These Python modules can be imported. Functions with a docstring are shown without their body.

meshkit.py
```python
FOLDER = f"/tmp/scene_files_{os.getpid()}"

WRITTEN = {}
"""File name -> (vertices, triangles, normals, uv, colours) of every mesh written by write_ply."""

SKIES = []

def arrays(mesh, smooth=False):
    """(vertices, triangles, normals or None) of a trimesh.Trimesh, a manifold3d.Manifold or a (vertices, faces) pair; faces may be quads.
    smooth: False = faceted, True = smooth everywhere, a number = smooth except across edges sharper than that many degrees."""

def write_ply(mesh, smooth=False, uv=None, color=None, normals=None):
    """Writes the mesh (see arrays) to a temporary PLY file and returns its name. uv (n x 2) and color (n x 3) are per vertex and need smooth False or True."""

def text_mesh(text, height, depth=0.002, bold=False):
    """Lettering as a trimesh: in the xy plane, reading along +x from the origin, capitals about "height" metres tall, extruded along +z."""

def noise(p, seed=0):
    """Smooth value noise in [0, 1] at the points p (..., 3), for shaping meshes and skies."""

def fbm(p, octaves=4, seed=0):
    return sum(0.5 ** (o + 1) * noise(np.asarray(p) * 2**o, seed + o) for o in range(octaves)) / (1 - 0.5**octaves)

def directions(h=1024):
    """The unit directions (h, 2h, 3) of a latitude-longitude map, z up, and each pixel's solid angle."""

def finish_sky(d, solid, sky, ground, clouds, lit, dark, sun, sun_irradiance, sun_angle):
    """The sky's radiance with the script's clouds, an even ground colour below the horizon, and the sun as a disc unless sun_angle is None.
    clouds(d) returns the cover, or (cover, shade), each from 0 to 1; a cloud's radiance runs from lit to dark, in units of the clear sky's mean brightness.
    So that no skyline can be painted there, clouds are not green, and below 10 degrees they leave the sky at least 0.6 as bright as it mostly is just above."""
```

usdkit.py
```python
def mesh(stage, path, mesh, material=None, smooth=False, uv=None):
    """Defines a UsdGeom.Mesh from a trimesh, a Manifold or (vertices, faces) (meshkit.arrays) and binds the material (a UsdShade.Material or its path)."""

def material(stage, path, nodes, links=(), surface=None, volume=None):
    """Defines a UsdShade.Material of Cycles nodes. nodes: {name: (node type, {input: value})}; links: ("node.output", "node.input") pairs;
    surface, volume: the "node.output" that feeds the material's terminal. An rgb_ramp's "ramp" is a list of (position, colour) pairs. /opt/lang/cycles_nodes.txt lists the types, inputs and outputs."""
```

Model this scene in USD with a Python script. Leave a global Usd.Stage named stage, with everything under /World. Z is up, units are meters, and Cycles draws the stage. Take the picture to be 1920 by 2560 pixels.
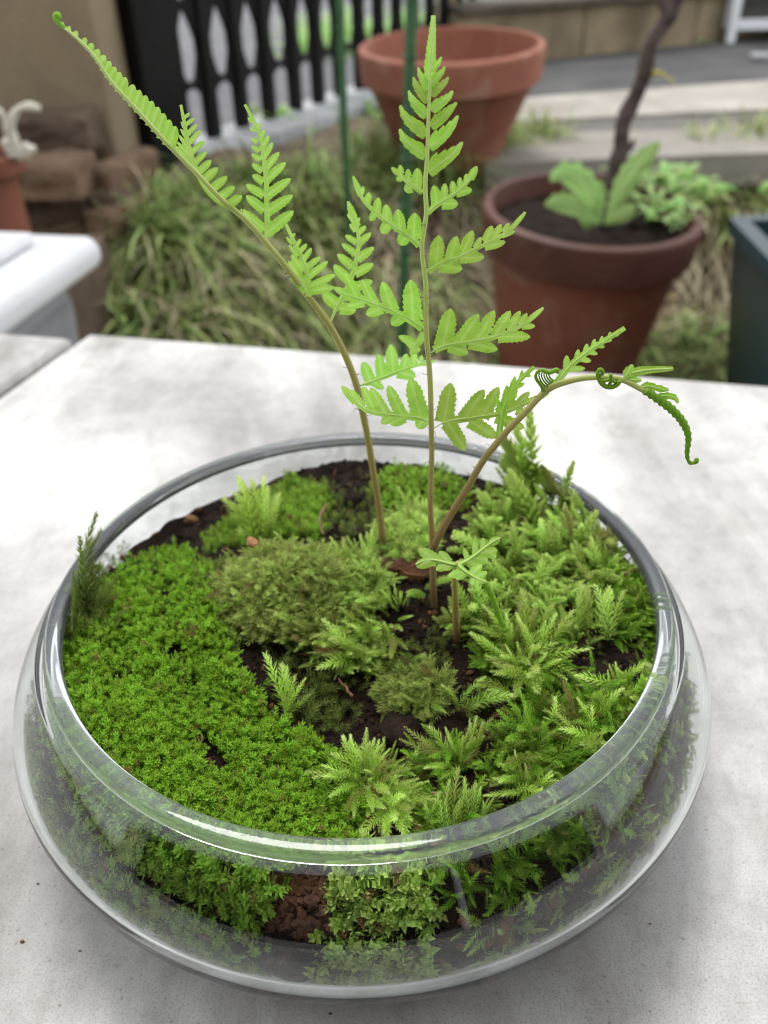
import math, random
import numpy as np, trimesh, usdkit, meshkit
from scipy.spatial import Delaunay
from shapely.geometry import Polygon, LineString, Point, MultiPolygon
from shapely.ops import unary_union
import shapely
from pxr import Usd, UsdGeom, UsdLux, UsdShade, Sdf, Gf, Vt

random.seed(7)
RNG = np.random.default_rng(11)
stage = Usd.Stage.CreateInMemory()
UsdGeom.SetStageUpAxis(stage, 'Z'); UsdGeom.SetStageMetersPerUnit(stage, 1.0)
UsdGeom.Xform.Define(stage, '/World'); UsdGeom.Scope.Define(stage, '/World/Looks')

# ------------------------------------------------------------------ camera, sky, sun, exposure
TZ = 0.45                      # table top
RZ = TZ + 0.07                 # rim of the bowl
PITCH, ROLL = math.radians(34.9), math.radians(-1.5)
EYE = np.array([.0078, -.1959, RZ + .1616])
FPX = 2128.0                   # focal length in pixels of the 1920 px wide photograph
fw = np.array([0, math.cos(PITCH), -math.sin(PITCH)])
_u = np.array([0, math.sin(PITCH), math.cos(PITCH)]); _r = np.array([1., 0, 0])
rt = math.cos(ROLL) * _r + math.sin(ROLL) * _u
up = -math.sin(ROLL) * _r + math.cos(ROLL) * _u
EXPOSURE = 1.06
cam = UsdGeom.Camera.Define(stage, '/World/camera')
m = Gf.Matrix4d(1.0)
for i, a in enumerate((rt, up, -fw, EYE)):
    m.SetRow(i, Gf.Vec4d(*map(float, a), 1.0 if i == 3 else 0.0))
cam.AddTransformOp().Set(m)
cam.CreateFocalLengthAttr(3.99); cam.CreateHorizontalApertureAttr(3.6); cam.CreateVerticalApertureAttr(4.8)
cam.CreateFStopAttr(1.75); cam.CreateFocusDistanceAttr(0.203)
cam.CreateClippingRangeAttr(Gf.Vec2f(0.01, 1000.0))
cam.CreateExposureAttr(EXPOSURE)

SUN_AZ, SUN_EL = math.radians(-18.0), math.radians(66.0)
sky_mat = usdkit.material(stage, '/World/Looks/sky_air', {
    'sky': ('sky_texture', {'sky_type': 'single_scattering', 'sun_disc': False, 'sun_elevation': SUN_EL, 'sun_rotation': SUN_AZ, 'aerosol_density': 2.0}),
    'tc': ('texture_coordinate', {}),
    'n': ('noise_texture', {'scale': 2.2, 'detail': 6.0, 'roughness': .55}),
    'r': ('rgb_ramp', {'ramp': [(0.25, (.78, .78, .78)), (0.7, (1, 1, 1))]}),
    'cl': ('mix_color', {'blend_type': 'multiply', 'fac': 1.0, 'a': (7.5, 7.55, 7.6), 'use_clamp': False}),
    'mx': ('mix_color', {'blend_type': 'mix', 'fac': .86, 'use_clamp': False}),
    'bg': ('background_shader', {'strength': 0.12})},
    [('tc.generated', 'n.vector'), ('n.fac', 'r.fac'), ('r.color', 'cl.b'), ('sky.color', 'mx.a'), ('cl.result', 'mx.b'), ('mx.result', 'bg.color')], surface='bg.background')
dome = UsdLux.DomeLight.Define(stage, '/World/sky')
dome.CreateIntensityAttr(1.0)
UsdShade.MaterialBindingAPI.Apply(dome.GetPrim()).Bind(sky_mat)
dome.GetPrim().SetCustomDataByKey('kind', 'structure')
sun = UsdLux.DistantLight.Define(stage, '/World/sun')
sun.CreateIntensityAttr(0.30); sun.CreateAngleAttr(24.0); sun.CreateColorAttr(Gf.Vec3f(1.0, .98, .95))
sun.GetPrim().CreateAttribute('inputs:normalize', Sdf.ValueTypeNames.Bool).Set(True)
sun.AddRotateXYZOp().Set(Gf.Vec3f(0, 0, 0))
_d = np.array([math.sin(SUN_AZ) * math.cos(SUN_EL), math.cos(SUN_AZ) * math.cos(SUN_EL), math.sin(SUN_EL)])
sun.ClearXformOpOrder()
_x = np.cross([0, 0, 1.0], _d); _x /= np.linalg.norm(_x); _y = np.cross(_d, _x)
m = Gf.Matrix4d(1.0)
for i, a in enumerate((_x, _y, _d)):
    m.SetRow(i, Gf.Vec4d(*map(float, a), 0))
sun.AddTransformOp().Set(m)

# ------------------------------------------------------------------ helpers
def ray(x, y):
    x, y = np.asarray(x, float)[..., None], np.asarray(y, float)[..., None]
    return fw + rt * (x - 960) / FPX - up * (y - 1280) / FPX
def atz(x, y, z):
    d = ray(x, y); return EYE + d * ((np.asarray(z) - EYE[2])[..., None] / d[..., 2:3])
def aty(x, y, Y):
    d = ray(x, y); return EYE + d * ((np.asarray(Y) - EYE[1])[..., None] / d[..., 1:2])
def atplane(x, y, p0, n):
    d = ray(x, y); return EYE + d * (((p0 - EYE) @ n) / (d @ n))[..., None]
USED = {}
def numbered(parent, name):
    k = USED.get((parent, name), -1) + 1; USED[(parent, name)] = k
    return name if k == 0 else '%s_%03d' % (name, k)
def tag(o, label=None, cat=None, group=None, kind=None):
    p = o.GetPrim() if hasattr(o, 'GetPrim') else o
    for k, v in (('label', label), ('category', cat), ('group', group), ('kind', kind)):
        if v: p.SetCustomDataByKey(k, v)
    return p
def thing(name, label, cat, loc=(0, 0, 0), group=None, rotz=0):
    path = '/World/' + numbered('/World', name)
    x = UsdGeom.Xform.Define(stage, path)
    x.AddTranslateOp().Set(Gf.Vec3d(*map(float, loc)))
    if rotz: x.AddRotateZOp().Set(float(rotz))
    tag(x, label, cat, group)
    x._loc = np.array(loc, float)
    LOC[path] = np.array(loc, float)
    return x.GetPrim()
LOC = {}
def obj(name, V, F, material, parent=None, smooth=False, attrs=None, world=False, **tags):
    """one Mesh prim; world=True: V is in world coordinates and the parent's translation is taken off"""
    base = str(parent.GetPath()) if parent is not None else '/World'
    path = base + '/' + numbered(base, name)
    V = np.asarray(V, float)
    if world and parent is not None:
        top = '/'.join(base.split('/')[:3])
        V = V - LOC.get(top, np.zeros(3))
    if attrs or smooth is True or smooth is False:
        v, f, n = meshkit.arrays((V, np.asarray(F)), smooth if smooth in (True, False) else False)
        if smooth not in (True, False):
            v, f, n = meshkit.arrays((V, np.asarray(F)), True)
    else:
        v, f, n = meshkit.arrays((V, np.asarray(F)), smooth)
    ms = UsdGeom.Mesh.Define(stage, path)
    ms.CreatePointsAttr(Vt.Vec3fArray.FromNumpy(v.astype(np.float32)))
    ms.CreateFaceVertexCountsAttr(Vt.IntArray.FromNumpy(np.full(len(f), 3, np.int32)))
    ms.CreateFaceVertexIndicesAttr(Vt.IntArray.FromNumpy(np.ascontiguousarray(f.astype(np.int32).ravel())))
    ms.CreateSubdivisionSchemeAttr('none')
    if n is not None:
        ms.CreateNormalsAttr(Vt.Vec3fArray.FromNumpy(n.astype(np.float32))); ms.SetNormalsInterpolation('vertex')
    for k, a in (attrs or {}).items():
        UsdGeom.PrimvarsAPI(ms).CreatePrimvar(k, Sdf.ValueTypeNames.FloatArray, 'vertex').Set(Vt.FloatArray.FromNumpy(np.asarray(a, np.float32)))
    UsdShade.MaterialBindingAPI.Apply(ms.GetPrim()).Bind(material)
    if tags: tag(ms, tags.get('label'), tags.get('cat'), tags.get('group'), tags.get('kind'))
    return ms.GetPrim()
def join(parts):
    V, F, n = [], [], 0
    for v, f in parts:
        f = np.asarray(f)
        if f.shape[1] == 4: f = np.vstack([f[:, [0, 1, 2]], f[:, [0, 2, 3]]])
        V.append(np.asarray(v, float)); F.append(f + n); n += len(v)
    return np.vstack(V), np.vstack(F)
def tube(points, radii, sides=8, cap=True):
    p = np.asarray(points, float); r = np.broadcast_to(radii, (len(p),))
    t = np.gradient(p, axis=0); t /= np.linalg.norm(t, axis=1, keepdims=True) + 1e-15
    ref = np.array([0, 0, 1.0]) if abs(t[:, 2]).mean() < .8 else np.array([0.3, 1.0, 0])
    a = np.cross(t, ref); a /= np.linalg.norm(a, axis=1, keepdims=True) + 1e-15
    for i in range(1, len(a)):
        a[i] = a[i - 1] - t[i] * (a[i - 1] @ t[i]); a[i] /= np.linalg.norm(a[i]) + 1e-15
    b = np.cross(t, a); ang = np.arange(sides) * 2 * np.pi / sides
    V = p[:, None] + r[:, None, None] * (np.cos(ang)[None, :, None] * a[:, None] + np.sin(ang)[None, :, None] * b[:, None])
    i, j = np.meshgrid(np.arange(len(p) - 1), np.arange(sides), indexing='ij')
    q = np.stack([i * sides + j, i * sides + (j + 1) % sides, (i + 1) * sides + (j + 1) % sides, (i + 1) * sides + j], -1).reshape(-1, 4)
    F = np.vstack([q[:, [0, 1, 2]], q[:, [0, 2, 3]]]); V = V.reshape(-1, 3)
    if cap:
        n = len(V); V = np.vstack([V, p[0] - t[0] * r[0] * .4, p[-1] + t[-1] * r[-1] * .6]); k = np.arange(sides); e = (len(p) - 1) * sides
        F = np.vstack([F, np.stack([np.full(sides, n), (k + 1) % sides, k], 1), np.stack([np.full(sides, n + 1), e + k, e + (k + 1) % sides], 1)])
    return V, F
def lathe(prof, n=64, center=(0, 0, 0), closed=False, wob=None):
    prof = np.asarray(prof, float); a = np.arange(n) * 2 * np.pi / n
    R = prof[:, 0][:, None] * np.ones(n)
    V = np.stack([R * np.cos(a), R * np.sin(a), prof[:, 1][:, None] * np.ones(n)], -1).reshape(-1, 3) + np.asarray(center)
    k = len(prof); rows = k if closed else k - 1
    i, j = np.meshgrid(np.arange(rows), np.arange(n), indexing='ij'); i2 = (i + 1) % k
    q = np.stack([i * n + j, i * n + (j + 1) % n, i2 * n + (j + 1) % n, i2 * n + j], -1).reshape(-1, 4)
    return V, np.vstack([q[:, [0, 1, 2]], q[:, [0, 2, 3]]])
def rbox(sx, sy, sz, r=.004, seg=2):
    """rounded box centred in x, y with its base at z 0"""
    import manifold3d as m3
    r = min(r, sx * .45, sy * .45, sz * .45)
    s = m3.Manifold.sphere(r, 4 * seg)
    M = m3.Manifold.batch_hull([s.translate((x, y, z)) for x in (-sx / 2 + r, sx / 2 - r) for y in (-sy / 2 + r, sy / 2 - r) for z in (r, sz - r)])
    me = M.to_mesh(); return np.array(me.vert_properties[:, :3]), np.array(me.tri_verts)
def place(vf, loc, rz=0, rx=0, ry=0):
    v, f = vf; T = trimesh.transformations.euler_matrix(rx, ry, rz)[:3, :3]
    return v @ T.T + np.asarray(loc), f
def smoothpath(pts, n=40):
    from scipy.interpolate import CubicSpline
    p = np.asarray(pts, float); t = np.r_[0, np.cumsum(np.linalg.norm(np.diff(p, axis=0), axis=1))]
    return CubicSpline(t, p)(np.linspace(0, t[-1], n))

# ------------------------------------------------------------------ materials
LK = '/World/Looks/'
def mat(name, c1, c2=None, scale=8, rough=.7, bump=0, bscale=None, detail=5, spec=.3, extra=None, space='object', dist=.02, stain=None):
    c2 = c2 or c1
    nodes = {'tc': ('texture_coordinate', {}), 'n': ('noise_texture', {'scale': scale, 'detail': detail, 'roughness': .6}),
             'r': ('rgb_ramp', {'ramp': [(.3, c1), (.7, c2)]}),
             'p': ('principled_bsdf', {'roughness': rough, 'specular_ior_level': spec, **(extra or {})})}
    links = [('tc.' + space, 'n.vector'), ('n.fac', 'r.fac'), ('r.color', 'p.base_color')]
    if stain:
        nodes['sn'] = ('noise_texture', {'scale': stain[1], 'detail': 7.0, 'roughness': .68, 'distortion': .8}); nodes['sr'] = ('rgb_ramp', {'ramp': [(.50, (0, 0, 0)), (.72, (stain[2],) * 3)]})
        nodes['sm'] = ('mix_color', {'b': stain[0]})
        links[-1:] = [('r.color', 'sm.a'), ('tc.' + space, 'sn.vector'), ('sn.fac', 'sr.fac'), ('sr.color', 'sm.fac'), ('sm.result', 'p.base_color')]
    if bump:
        nodes['bn'] = ('noise_texture', {'scale': bscale or scale * 5, 'detail': 4.0, 'roughness': .6})
        nodes['b'] = ('bump', {'strength': bump, 'distance': dist})
        links += [('tc.' + space, 'bn.vector'), ('bn.fac', 'b.height'), ('b.normal', 'p.normal')]
    return usdkit.material(stage, LK + name, nodes, links, surface='p.BSDF')
def leafmat(name, dark, mid, tip, transl=.35, rough=.5, spec=.2, var=.3, hue=.012, dead=0.0):
    """foliage: colour runs with the mesh's 'tone', varies with its 'rnd'; part of the light passes through"""
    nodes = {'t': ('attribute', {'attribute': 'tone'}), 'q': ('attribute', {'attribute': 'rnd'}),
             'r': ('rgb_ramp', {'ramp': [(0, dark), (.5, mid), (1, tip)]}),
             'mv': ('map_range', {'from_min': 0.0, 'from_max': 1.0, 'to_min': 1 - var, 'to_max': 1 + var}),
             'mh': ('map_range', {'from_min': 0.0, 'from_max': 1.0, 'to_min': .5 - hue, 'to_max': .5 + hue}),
             'h': ('hsv', {'saturation': 1.0, 'fac': 1.0}),
             'p': ('principled_bsdf', {'roughness': rough, 'specular_ior_level': spec}),
             'tr': ('translucent_bsdf', {}), 'm': ('mix_closure', {'fac': transl})}
    nodes['dr'] = ('rgb_ramp', {'ramp': [(0, (0, 0, 0)), (max(.01, .98 - dead * 2), (0, 0, 0)), (.99, (dead > 0, dead > 0, dead > 0))]})
    nodes['dm'] = ('mix_color', {'b': (.22, .13, .06)})
    links = [('t.fac', 'r.fac'), ('q.fac', 'dr.fac'), ('dr.color', 'dm.fac'), ('h.color', 'dm.a'), ('q.fac', 'mv.value'), ('q.fac', 'mh.value'), ('mv.result', 'h.value'), ('mh.result', 'h.hue'), ('r.color', 'h.color'),
             ('dm.result', 'p.base_color'), ('dm.result', 'tr.color'), ('p.BSDF', 'm.closure1'), ('tr.BSDF', 'm.closure2')]
    return usdkit.material(stage, LK + name, nodes, links, surface='m.closure')

M = {}
M['fern'] = leafmat('fern_leaf', (.19, .38, .04), (.355, .60, .085), (.50, .67, .21), transl=.55, rough=.42, var=.18, hue=.014)
M['fern_dark'] = leafmat('fern_coil', (.14, .30, .025), (.27, .48, .045), (.42, .58, .09), transl=.4, rough=.45, var=.1, hue=.01)
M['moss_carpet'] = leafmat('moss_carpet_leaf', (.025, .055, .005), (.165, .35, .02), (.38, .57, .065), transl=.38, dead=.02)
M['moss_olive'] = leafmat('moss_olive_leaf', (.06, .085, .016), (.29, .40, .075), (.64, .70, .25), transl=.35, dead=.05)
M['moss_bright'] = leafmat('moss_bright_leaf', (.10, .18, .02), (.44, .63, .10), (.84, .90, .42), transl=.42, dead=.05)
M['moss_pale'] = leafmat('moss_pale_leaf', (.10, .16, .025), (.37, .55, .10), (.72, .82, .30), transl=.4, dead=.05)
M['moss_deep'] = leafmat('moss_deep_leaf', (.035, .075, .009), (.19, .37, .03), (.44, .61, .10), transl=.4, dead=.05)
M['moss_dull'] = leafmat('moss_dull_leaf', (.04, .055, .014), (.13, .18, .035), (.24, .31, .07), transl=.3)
M['grass'] = leafmat('grass_blade', (.10, .12, .045), (.20, .30, .08), (.62, .66, .27), transl=.35, rough=.4, var=.5, hue=.03)
M['dry'] = leafmat('dry_blade', (.22, .18, .13), (.42, .35, .24), (.60, .54, .36), transl=.2, rough=.6, var=.5, hue=.02)
M['weed'] = leafmat('weed_leaf', (.20, .34, .09), (.34, .54, .17), (.58, .72, .36), transl=.45, rough=.4, var=.2, hue=.02)
M['soil'] = mat('dark_soil', (.006, .004, .003), (.032, .017, .011), scale=140, rough=.8, bump=.9, bscale=900, spec=.15, dist=.003)
M['crumb'] = mat('soil_crumb', (.03, .014, .008), (.22, .092, .042), scale=60, rough=.8, bump=.5, bscale=1500, dist=.002)
M['bark'] = mat('bark_chip_wood', (.14, .06, .025), (.40, .20, .07), scale=160, rough=.7, bump=.5, bscale=700, dist=.002)
M['root'] = mat('root_fibre', (.10, .05, .03), (.22, .12, .07), scale=200, rough=.8)
M['terra'] = mat('terracotta', (.19, .068, .041), (.25, .094, .058), scale=9, rough=.72, bump=.25, bscale=90, spec=.25, dist=.01, stain=((.34, .24, .19), 11.0, .55))
M['terra_damp'] = mat('terracotta_dark', (.068, .026, .018), (.105, .040, .027), scale=11, rough=.55, bump=.2, bscale=80, spec=.3, dist=.01, stain=((.16, .09, .065), 13.0, .6))  # rim band clay, darker than the pot body
M['terra_pale'] = mat('terracotta_pale', (.25, .09, .058), (.33, .135, .09), scale=7, rough=.75, bump=.2, bscale=90, spec=.25, dist=.01, stain=((.45, .30, .23), 10.0, .6))
M['earth'] = mat('garden_earth', (.11, .082, .06), (.32, .25, .185), scale=14, rough=.9, bump=.9, bscale=60, dist=.03, space='object')
M['asphalt'] = mat('asphalt_worn', (.06, .06, .062), (.10, .10, .098), scale=6, rough=.9, bump=.5, bscale=300, dist=.005, stain=((.14, .135, .125), 3.0, .5))
M['drive'] = mat('driveway_grey', (.11, .11, .118), (.15, .15, .158), scale=5, rough=.85, bump=.4, bscale=200, dist=.005)
M['concrete'] = mat('gutter_concrete', (.26, .24, .21), (.42, .39, .345), scale=9, rough=.85, bump=.4, bscale=150, dist=.006)
M['concrete_dark'] = mat('gutter_concrete_dark', (.10, .093, .085), (.155, .145, .13), scale=9, rough=.85, bump=.4, bscale=150, dist=.006)
M['sill'] = mat('sill_concrete', (.28, .295, .305), (.40, .415, .425), scale=14, rough=.7, bump=.2, bscale=90, dist=.006, stain=((.22, .23, .2), 12.0, .6))
M['wall'] = mat('rendered_wall', (.235, .185, .115), (.295, .235, .15), scale=3.5, rough=.9, bump=.5, bscale=170, dist=.006, stain=((.13, .10, .065), 5.0, .5))
M['farwall'] = mat('rendered_far_wall', (.13, .10, .062), (.33, .265, .165), scale=4.5, detail=2, rough=.9, bump=.4, bscale=120, dist=.006)
M['housewall'] = mat('pale_house_render', (.44, .41, .36), (.52, .49, .43), scale=3, rough=.9, bump=.3, bscale=150, dist=.006)
M['coping'] = mat('wall_coping', (.07, .06, .045), (.13, .11, .085), scale=8, rough=.9, bump=.3)
M['black'] = mat('black_gate_paint', (.004, .004, .004), (.009, .0085, .008), scale=20, rough=.6, spec=.12)
M['brick'] = mat('old_brick', (.12, .078, .05), (.25, .165, .105), scale=16, rough=.9, bump=.6, bscale=120, dist=.01)
M['brick2'] = mat('old_brick_grey', (.085, .06, .042), (.17, .12, .085), scale=16, rough=.9, bump=.6, bscale=120, dist=.01)
M['plastic'] = mat('white_plastic', (.50, .52, .545), (.60, .615, .63), scale=3, rough=.35, spec=.5, extra={'subsurface_weight': .25, 'subsurface_scale': .01, 'subsurface_radius': (1, 1, 1)}, stain=((.40, .41, .40), 14.0, .5))
M['plastic_body'] = mat('milky_plastic', (.20, .21, .225), (.32, .335, .35), scale=5, rough=.3, spec=.5)
M['teal'] = mat('teal_plastic', (.010, .026, .030), (.017, .038, .043), scale=6, rough=.38, spec=.5)
M['stake'] = mat('green_stake_coat', (.020, .075, .025), (.045, .12, .045), scale=40, rough=.4, spec=.5)
M['twig'] = mat('twig_bark', (.055, .038, .032), (.15, .115, .11), scale=45, rough=.85, bump=.8, bscale=180, dist=.006)
M['whitemetal'] = mat('white_paint_metal', (.62, .65, .68), (.74, .76, .78), scale=4, rough=.4)
M['paleleaf'] = mat('wilted_white', (.55, .52, .42), (.72, .70, .60), scale=30, rough=.7)
M['yellowleaf'] = leafmat('yellow_leaf', (.35, .30, .03), (.50, .42, .05), (.6, .5, .1), transl=.4)
M['rubber'] = mat('dark_rubber', (.006, .006, .007), (.012, .012, .012), scale=9, rough=.6)
M['pane'] = usdkit.material(stage, LK + 'window_pane', {
    'fr': ('fresnel', {'IOR': 1.5}), 't': ('transparent_bsdf', {'color': (.55, .62, .64)}), 'g': ('glossy_bsdf', {'roughness': .02, 'color': (1, 1, 1)}), 'm': ('mix_closure', {})},
    [('fr.fac', 'm.fac'), ('t.BSDF', 'm.closure1'), ('g.BSDF', 'm.closure2')], surface='m.closure')
# fern stalk: green above, brown below
M['stalk'] = usdkit.material(stage, LK + 'fern_stalk', {
    't': ('attribute', {'attribute': 'tone'}), 'tc': ('texture_coordinate', {}), 'n': ('noise_texture', {'scale': 500.0, 'detail': 3.0}),
    'r': ('rgb_ramp', {'ramp': [(0, (.10, .05, .035)), (.22, (.20, .13, .06)), (.5, (.27, .25, .085)), (.75, (.30, .40, .09)), (1, (.40, .62, .12))]}),
    'mm': ('mix_color', {'blend_type': 'multiply', 'fac': .45}), 'p': ('principled_bsdf', {'roughness': .5, 'specular_ior_level': .35, 'subsurface_weight': .15, 'subsurface_scale': .001, 'subsurface_radius': (1, 1, .5)})},
    [('tc.object', 'n.vector'), ('t.fac', 'r.fac'), ('r.color', 'mm.a'), ('n.fac', 'mm.b'), ('r.color', 'p.base_color')], surface='p.BSDF')
# the table: pale mottled stone slab
M['table'] = usdkit.material(stage, LK + 'pale_stone', {
    'tc': ('texture_coordinate', {}),
    'mp': ('mapping', {'rotation': (0, 0, .3), 'scale': (1, .55, 1)}),
    'n1': ('noise_texture', {'scale': 9.0, 'detail': 7.0, 'roughness': .62, 'distortion': .6}),
    'n2': ('noise_texture', {'scale': 70.0, 'detail': 5.0, 'roughness': .7}),
    'n3': ('noise_texture', {'scale': 1500.0, 'detail': 4.0, 'roughness': .75}),
    'v': ('voronoi_texture', {'scale': 420.0}),
    'r1': ('rgb_ramp', {'ramp': [(.30, (.315, .308, .296)), (.43, (.435, .428, .416)), (.53, (.53, .524, .512)), (.66, (.72, .715, .703))]}),
    'r2': ('rgb_ramp', {'ramp': [(.3, (.80, .795, .785)), (.58, (1, 1, 1)), (1, (1.0, 1.0, 1.0))]}),
    'r3': ('rgb_ramp', {'ramp': [(.36, (.70, .685, .66)), (.50, (1, 1, 1))]}),
    'a': ('mix_color', {'blend_type': 'multiply', 'fac': 1.0}), 'b': ('mix_color', {'blend_type': 'multiply', 'fac': 1.0}),
    'mp2': ('mapping', {'rotation': (0, 0, -.35), 'scale': (1, .16, 1)}), 'n4': ('noise_texture', {'scale': 34.0, 'detail': 6.0, 'roughness': .7, 'distortion': .4}),
    'r4': ('rgb_ramp', {'ramp': [(.34, (.80, .79, .77)), (.50, (1, 1, 1))]}), 'c': ('mix_color', {'blend_type': 'multiply', 'fac': .8}),
    'vp': ('voronoi_texture', {'scale': 210.0}), 'rp': ('rgb_ramp', {'ramp': [(.05, (.55, .53, .50)), (.12, (1, 1, 1))]}), 'd': ('mix_color', {'blend_type': 'multiply', 'fac': .7}),
    'bm': ('bump', {'strength': .5, 'distance': .0006}),
    'p': ('principled_bsdf', {'roughness': .8, 'specular_ior_level': .12})},
    [('tc.object', 'mp.vector'), ('mp.vector', 'n1.vector'), ('tc.object', 'n2.vector'), ('tc.object', 'n3.vector'),
     ('n1.fac', 'r1.fac'), ('n2.fac', 'r2.fac'), ('n3.fac', 'r3.fac'), ('r1.color', 'a.a'), ('r2.color', 'a.b'), ('a.result', 'b.a'), ('r3.color', 'b.b'),
     ('tc.object', 'mp2.vector'), ('mp2.vector', 'n4.vector'), ('n4.fac', 'r4.fac'), ('b.result', 'c.a'), ('r4.color', 'c.b'), ('tc.object', 'vp.vector'), ('vp.distance', 'rp.fac'), ('c.result', 'd.a'), ('rp.color', 'd.b'),
     ('d.result', 'p.base_color'), ('n3.fac', 'bm.height'), ('bm.normal', 'p.normal')], surface='p.BSDF')
# glass of the bowl: clear; where the mesh's 'fog' is set the inner face carries a film of fine droplets
M['glass'] = usdkit.material(stage, LK + 'bowl_glass', {
    'f': ('attribute', {'attribute': 'fog'}), 'lp': ('attribute', {'attribute': 'lip'}), 'm3': ('math', {'math_type': 'add', 'use_clamp': True}), 'tc': ('texture_coordinate', {}),
    'n': ('noise_texture', {'scale': 45.0, 'detail': 5.0, 'roughness': .65}), 'nf': ('noise_texture', {'scale': 1400.0, 'detail': 2.0}),
    'rn': ('rgb_ramp', {'ramp': [(.30, (.25, .25, .25)), (.65, (1, 1, 1))]}), 'rf': ('rgb_ramp', {'ramp': [(.38, (.25, .25, .25)), (.58, (1, 1, 1))]}),
    'm1': ('math', {'math_type': 'multiply'}), 'm2': ('math', {'math_type': 'multiply', 'use_clamp': True}),
    'g': ('glass_bsdf', {'color': (.97, .985, .985), 'roughness': 0.0, 'IOR': 1.48}),
    'gr': ('glass_bsdf', {'color': (.95, .96, .96), 'roughness': .32, 'IOR': 1.4}),
    'd': ('translucent_bsdf', {'color': (.76, .80, .86)}), 'w': ('diffuse_bsdf', {'color': (.62, .66, .72)}),
    'x0': ('mix_closure', {'fac': .5}), 'x1': ('mix_closure', {'fac': .30}), 'x2': ('mix_closure', {})},
    [('tc.object', 'n.vector'), ('tc.object', 'nf.vector'), ('n.fac', 'rn.fac'), ('nf.fac', 'rf.fac'), ('f.fac', 'm1.value1'), ('rn.color', 'm1.value2'), ('m1.value', 'm2.value1'), ('rf.color', 'm2.value2'),
     ('d.BSDF', 'x0.closure1'), ('w.BSDF', 'x0.closure2'), ('gr.BSDF', 'x1.closure1'), ('x0.closure', 'x1.closure2'), ('m2.value', 'm3.value1'), ('lp.fac', 'm3.value2'), ('m3.value', 'x2.fac'), ('g.BSDF', 'x2.closure1'), ('x1.closure', 'x2.closure2')], surface='x2.closure')

# ------------------------------------------------------------------ the ground, road and walls
ZB = .28                                                      # level of the driveway behind the planted bank
def sstep(a, b, x):
    t = np.clip((x - a) / (b - a), 0, 1); return t * t * (3 - 2 * t)
def terrain(x, y):
    x, y = np.asarray(x, float), np.asarray(y, float)
    s = sstep(.95, 1.62, y + .30 * sstep(.0, -.4, x) - .28 * sstep(.1, .35, x))
    P = np.stack([x, y, 0 * x], -1)
    band = sstep(.5, .7, y) * (1 - sstep(1.62, 1.85, y))
    n = (meshkit.fbm(P * 7, 4, 3) - .5) * .10 + (meshkit.fbm(P * 28, 3, 5) - .5) * .035
    return ZB * s + n * band
_a = np.concatenate([[-60, -12, -4, -2], np.arange(-1.2, 1.5, .012), [2, 4, 12, 60]])
_b = np.concatenate([[-60, -12, -3, -1, 0], np.arange(.45, 1.9, .012), [2.1, 2.6, 3.3, 5, 12, 60]])
gx, gy = np.meshgrid(_a, _b, indexing='ij')
gv = np.stack([gx, gy, terrain(gx, gy)], -1)
nx, ny = gx.shape
i, j = np.meshgrid(np.arange(nx - 1), np.arange(ny - 1), indexing='ij')
gq = np.stack([i * ny + j, (i + 1) * ny + j, (i + 1) * ny + j + 1, i * ny + j + 1], -1).reshape(-1, 4)
gv = gv.reshape(-1, 3); gf = np.vstack([gq[:, [0, 1, 2]], gq[:, [0, 2, 3]]])
tag(obj('ground', gv, gf, M['earth'], smooth=True), kind='structure')

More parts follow.
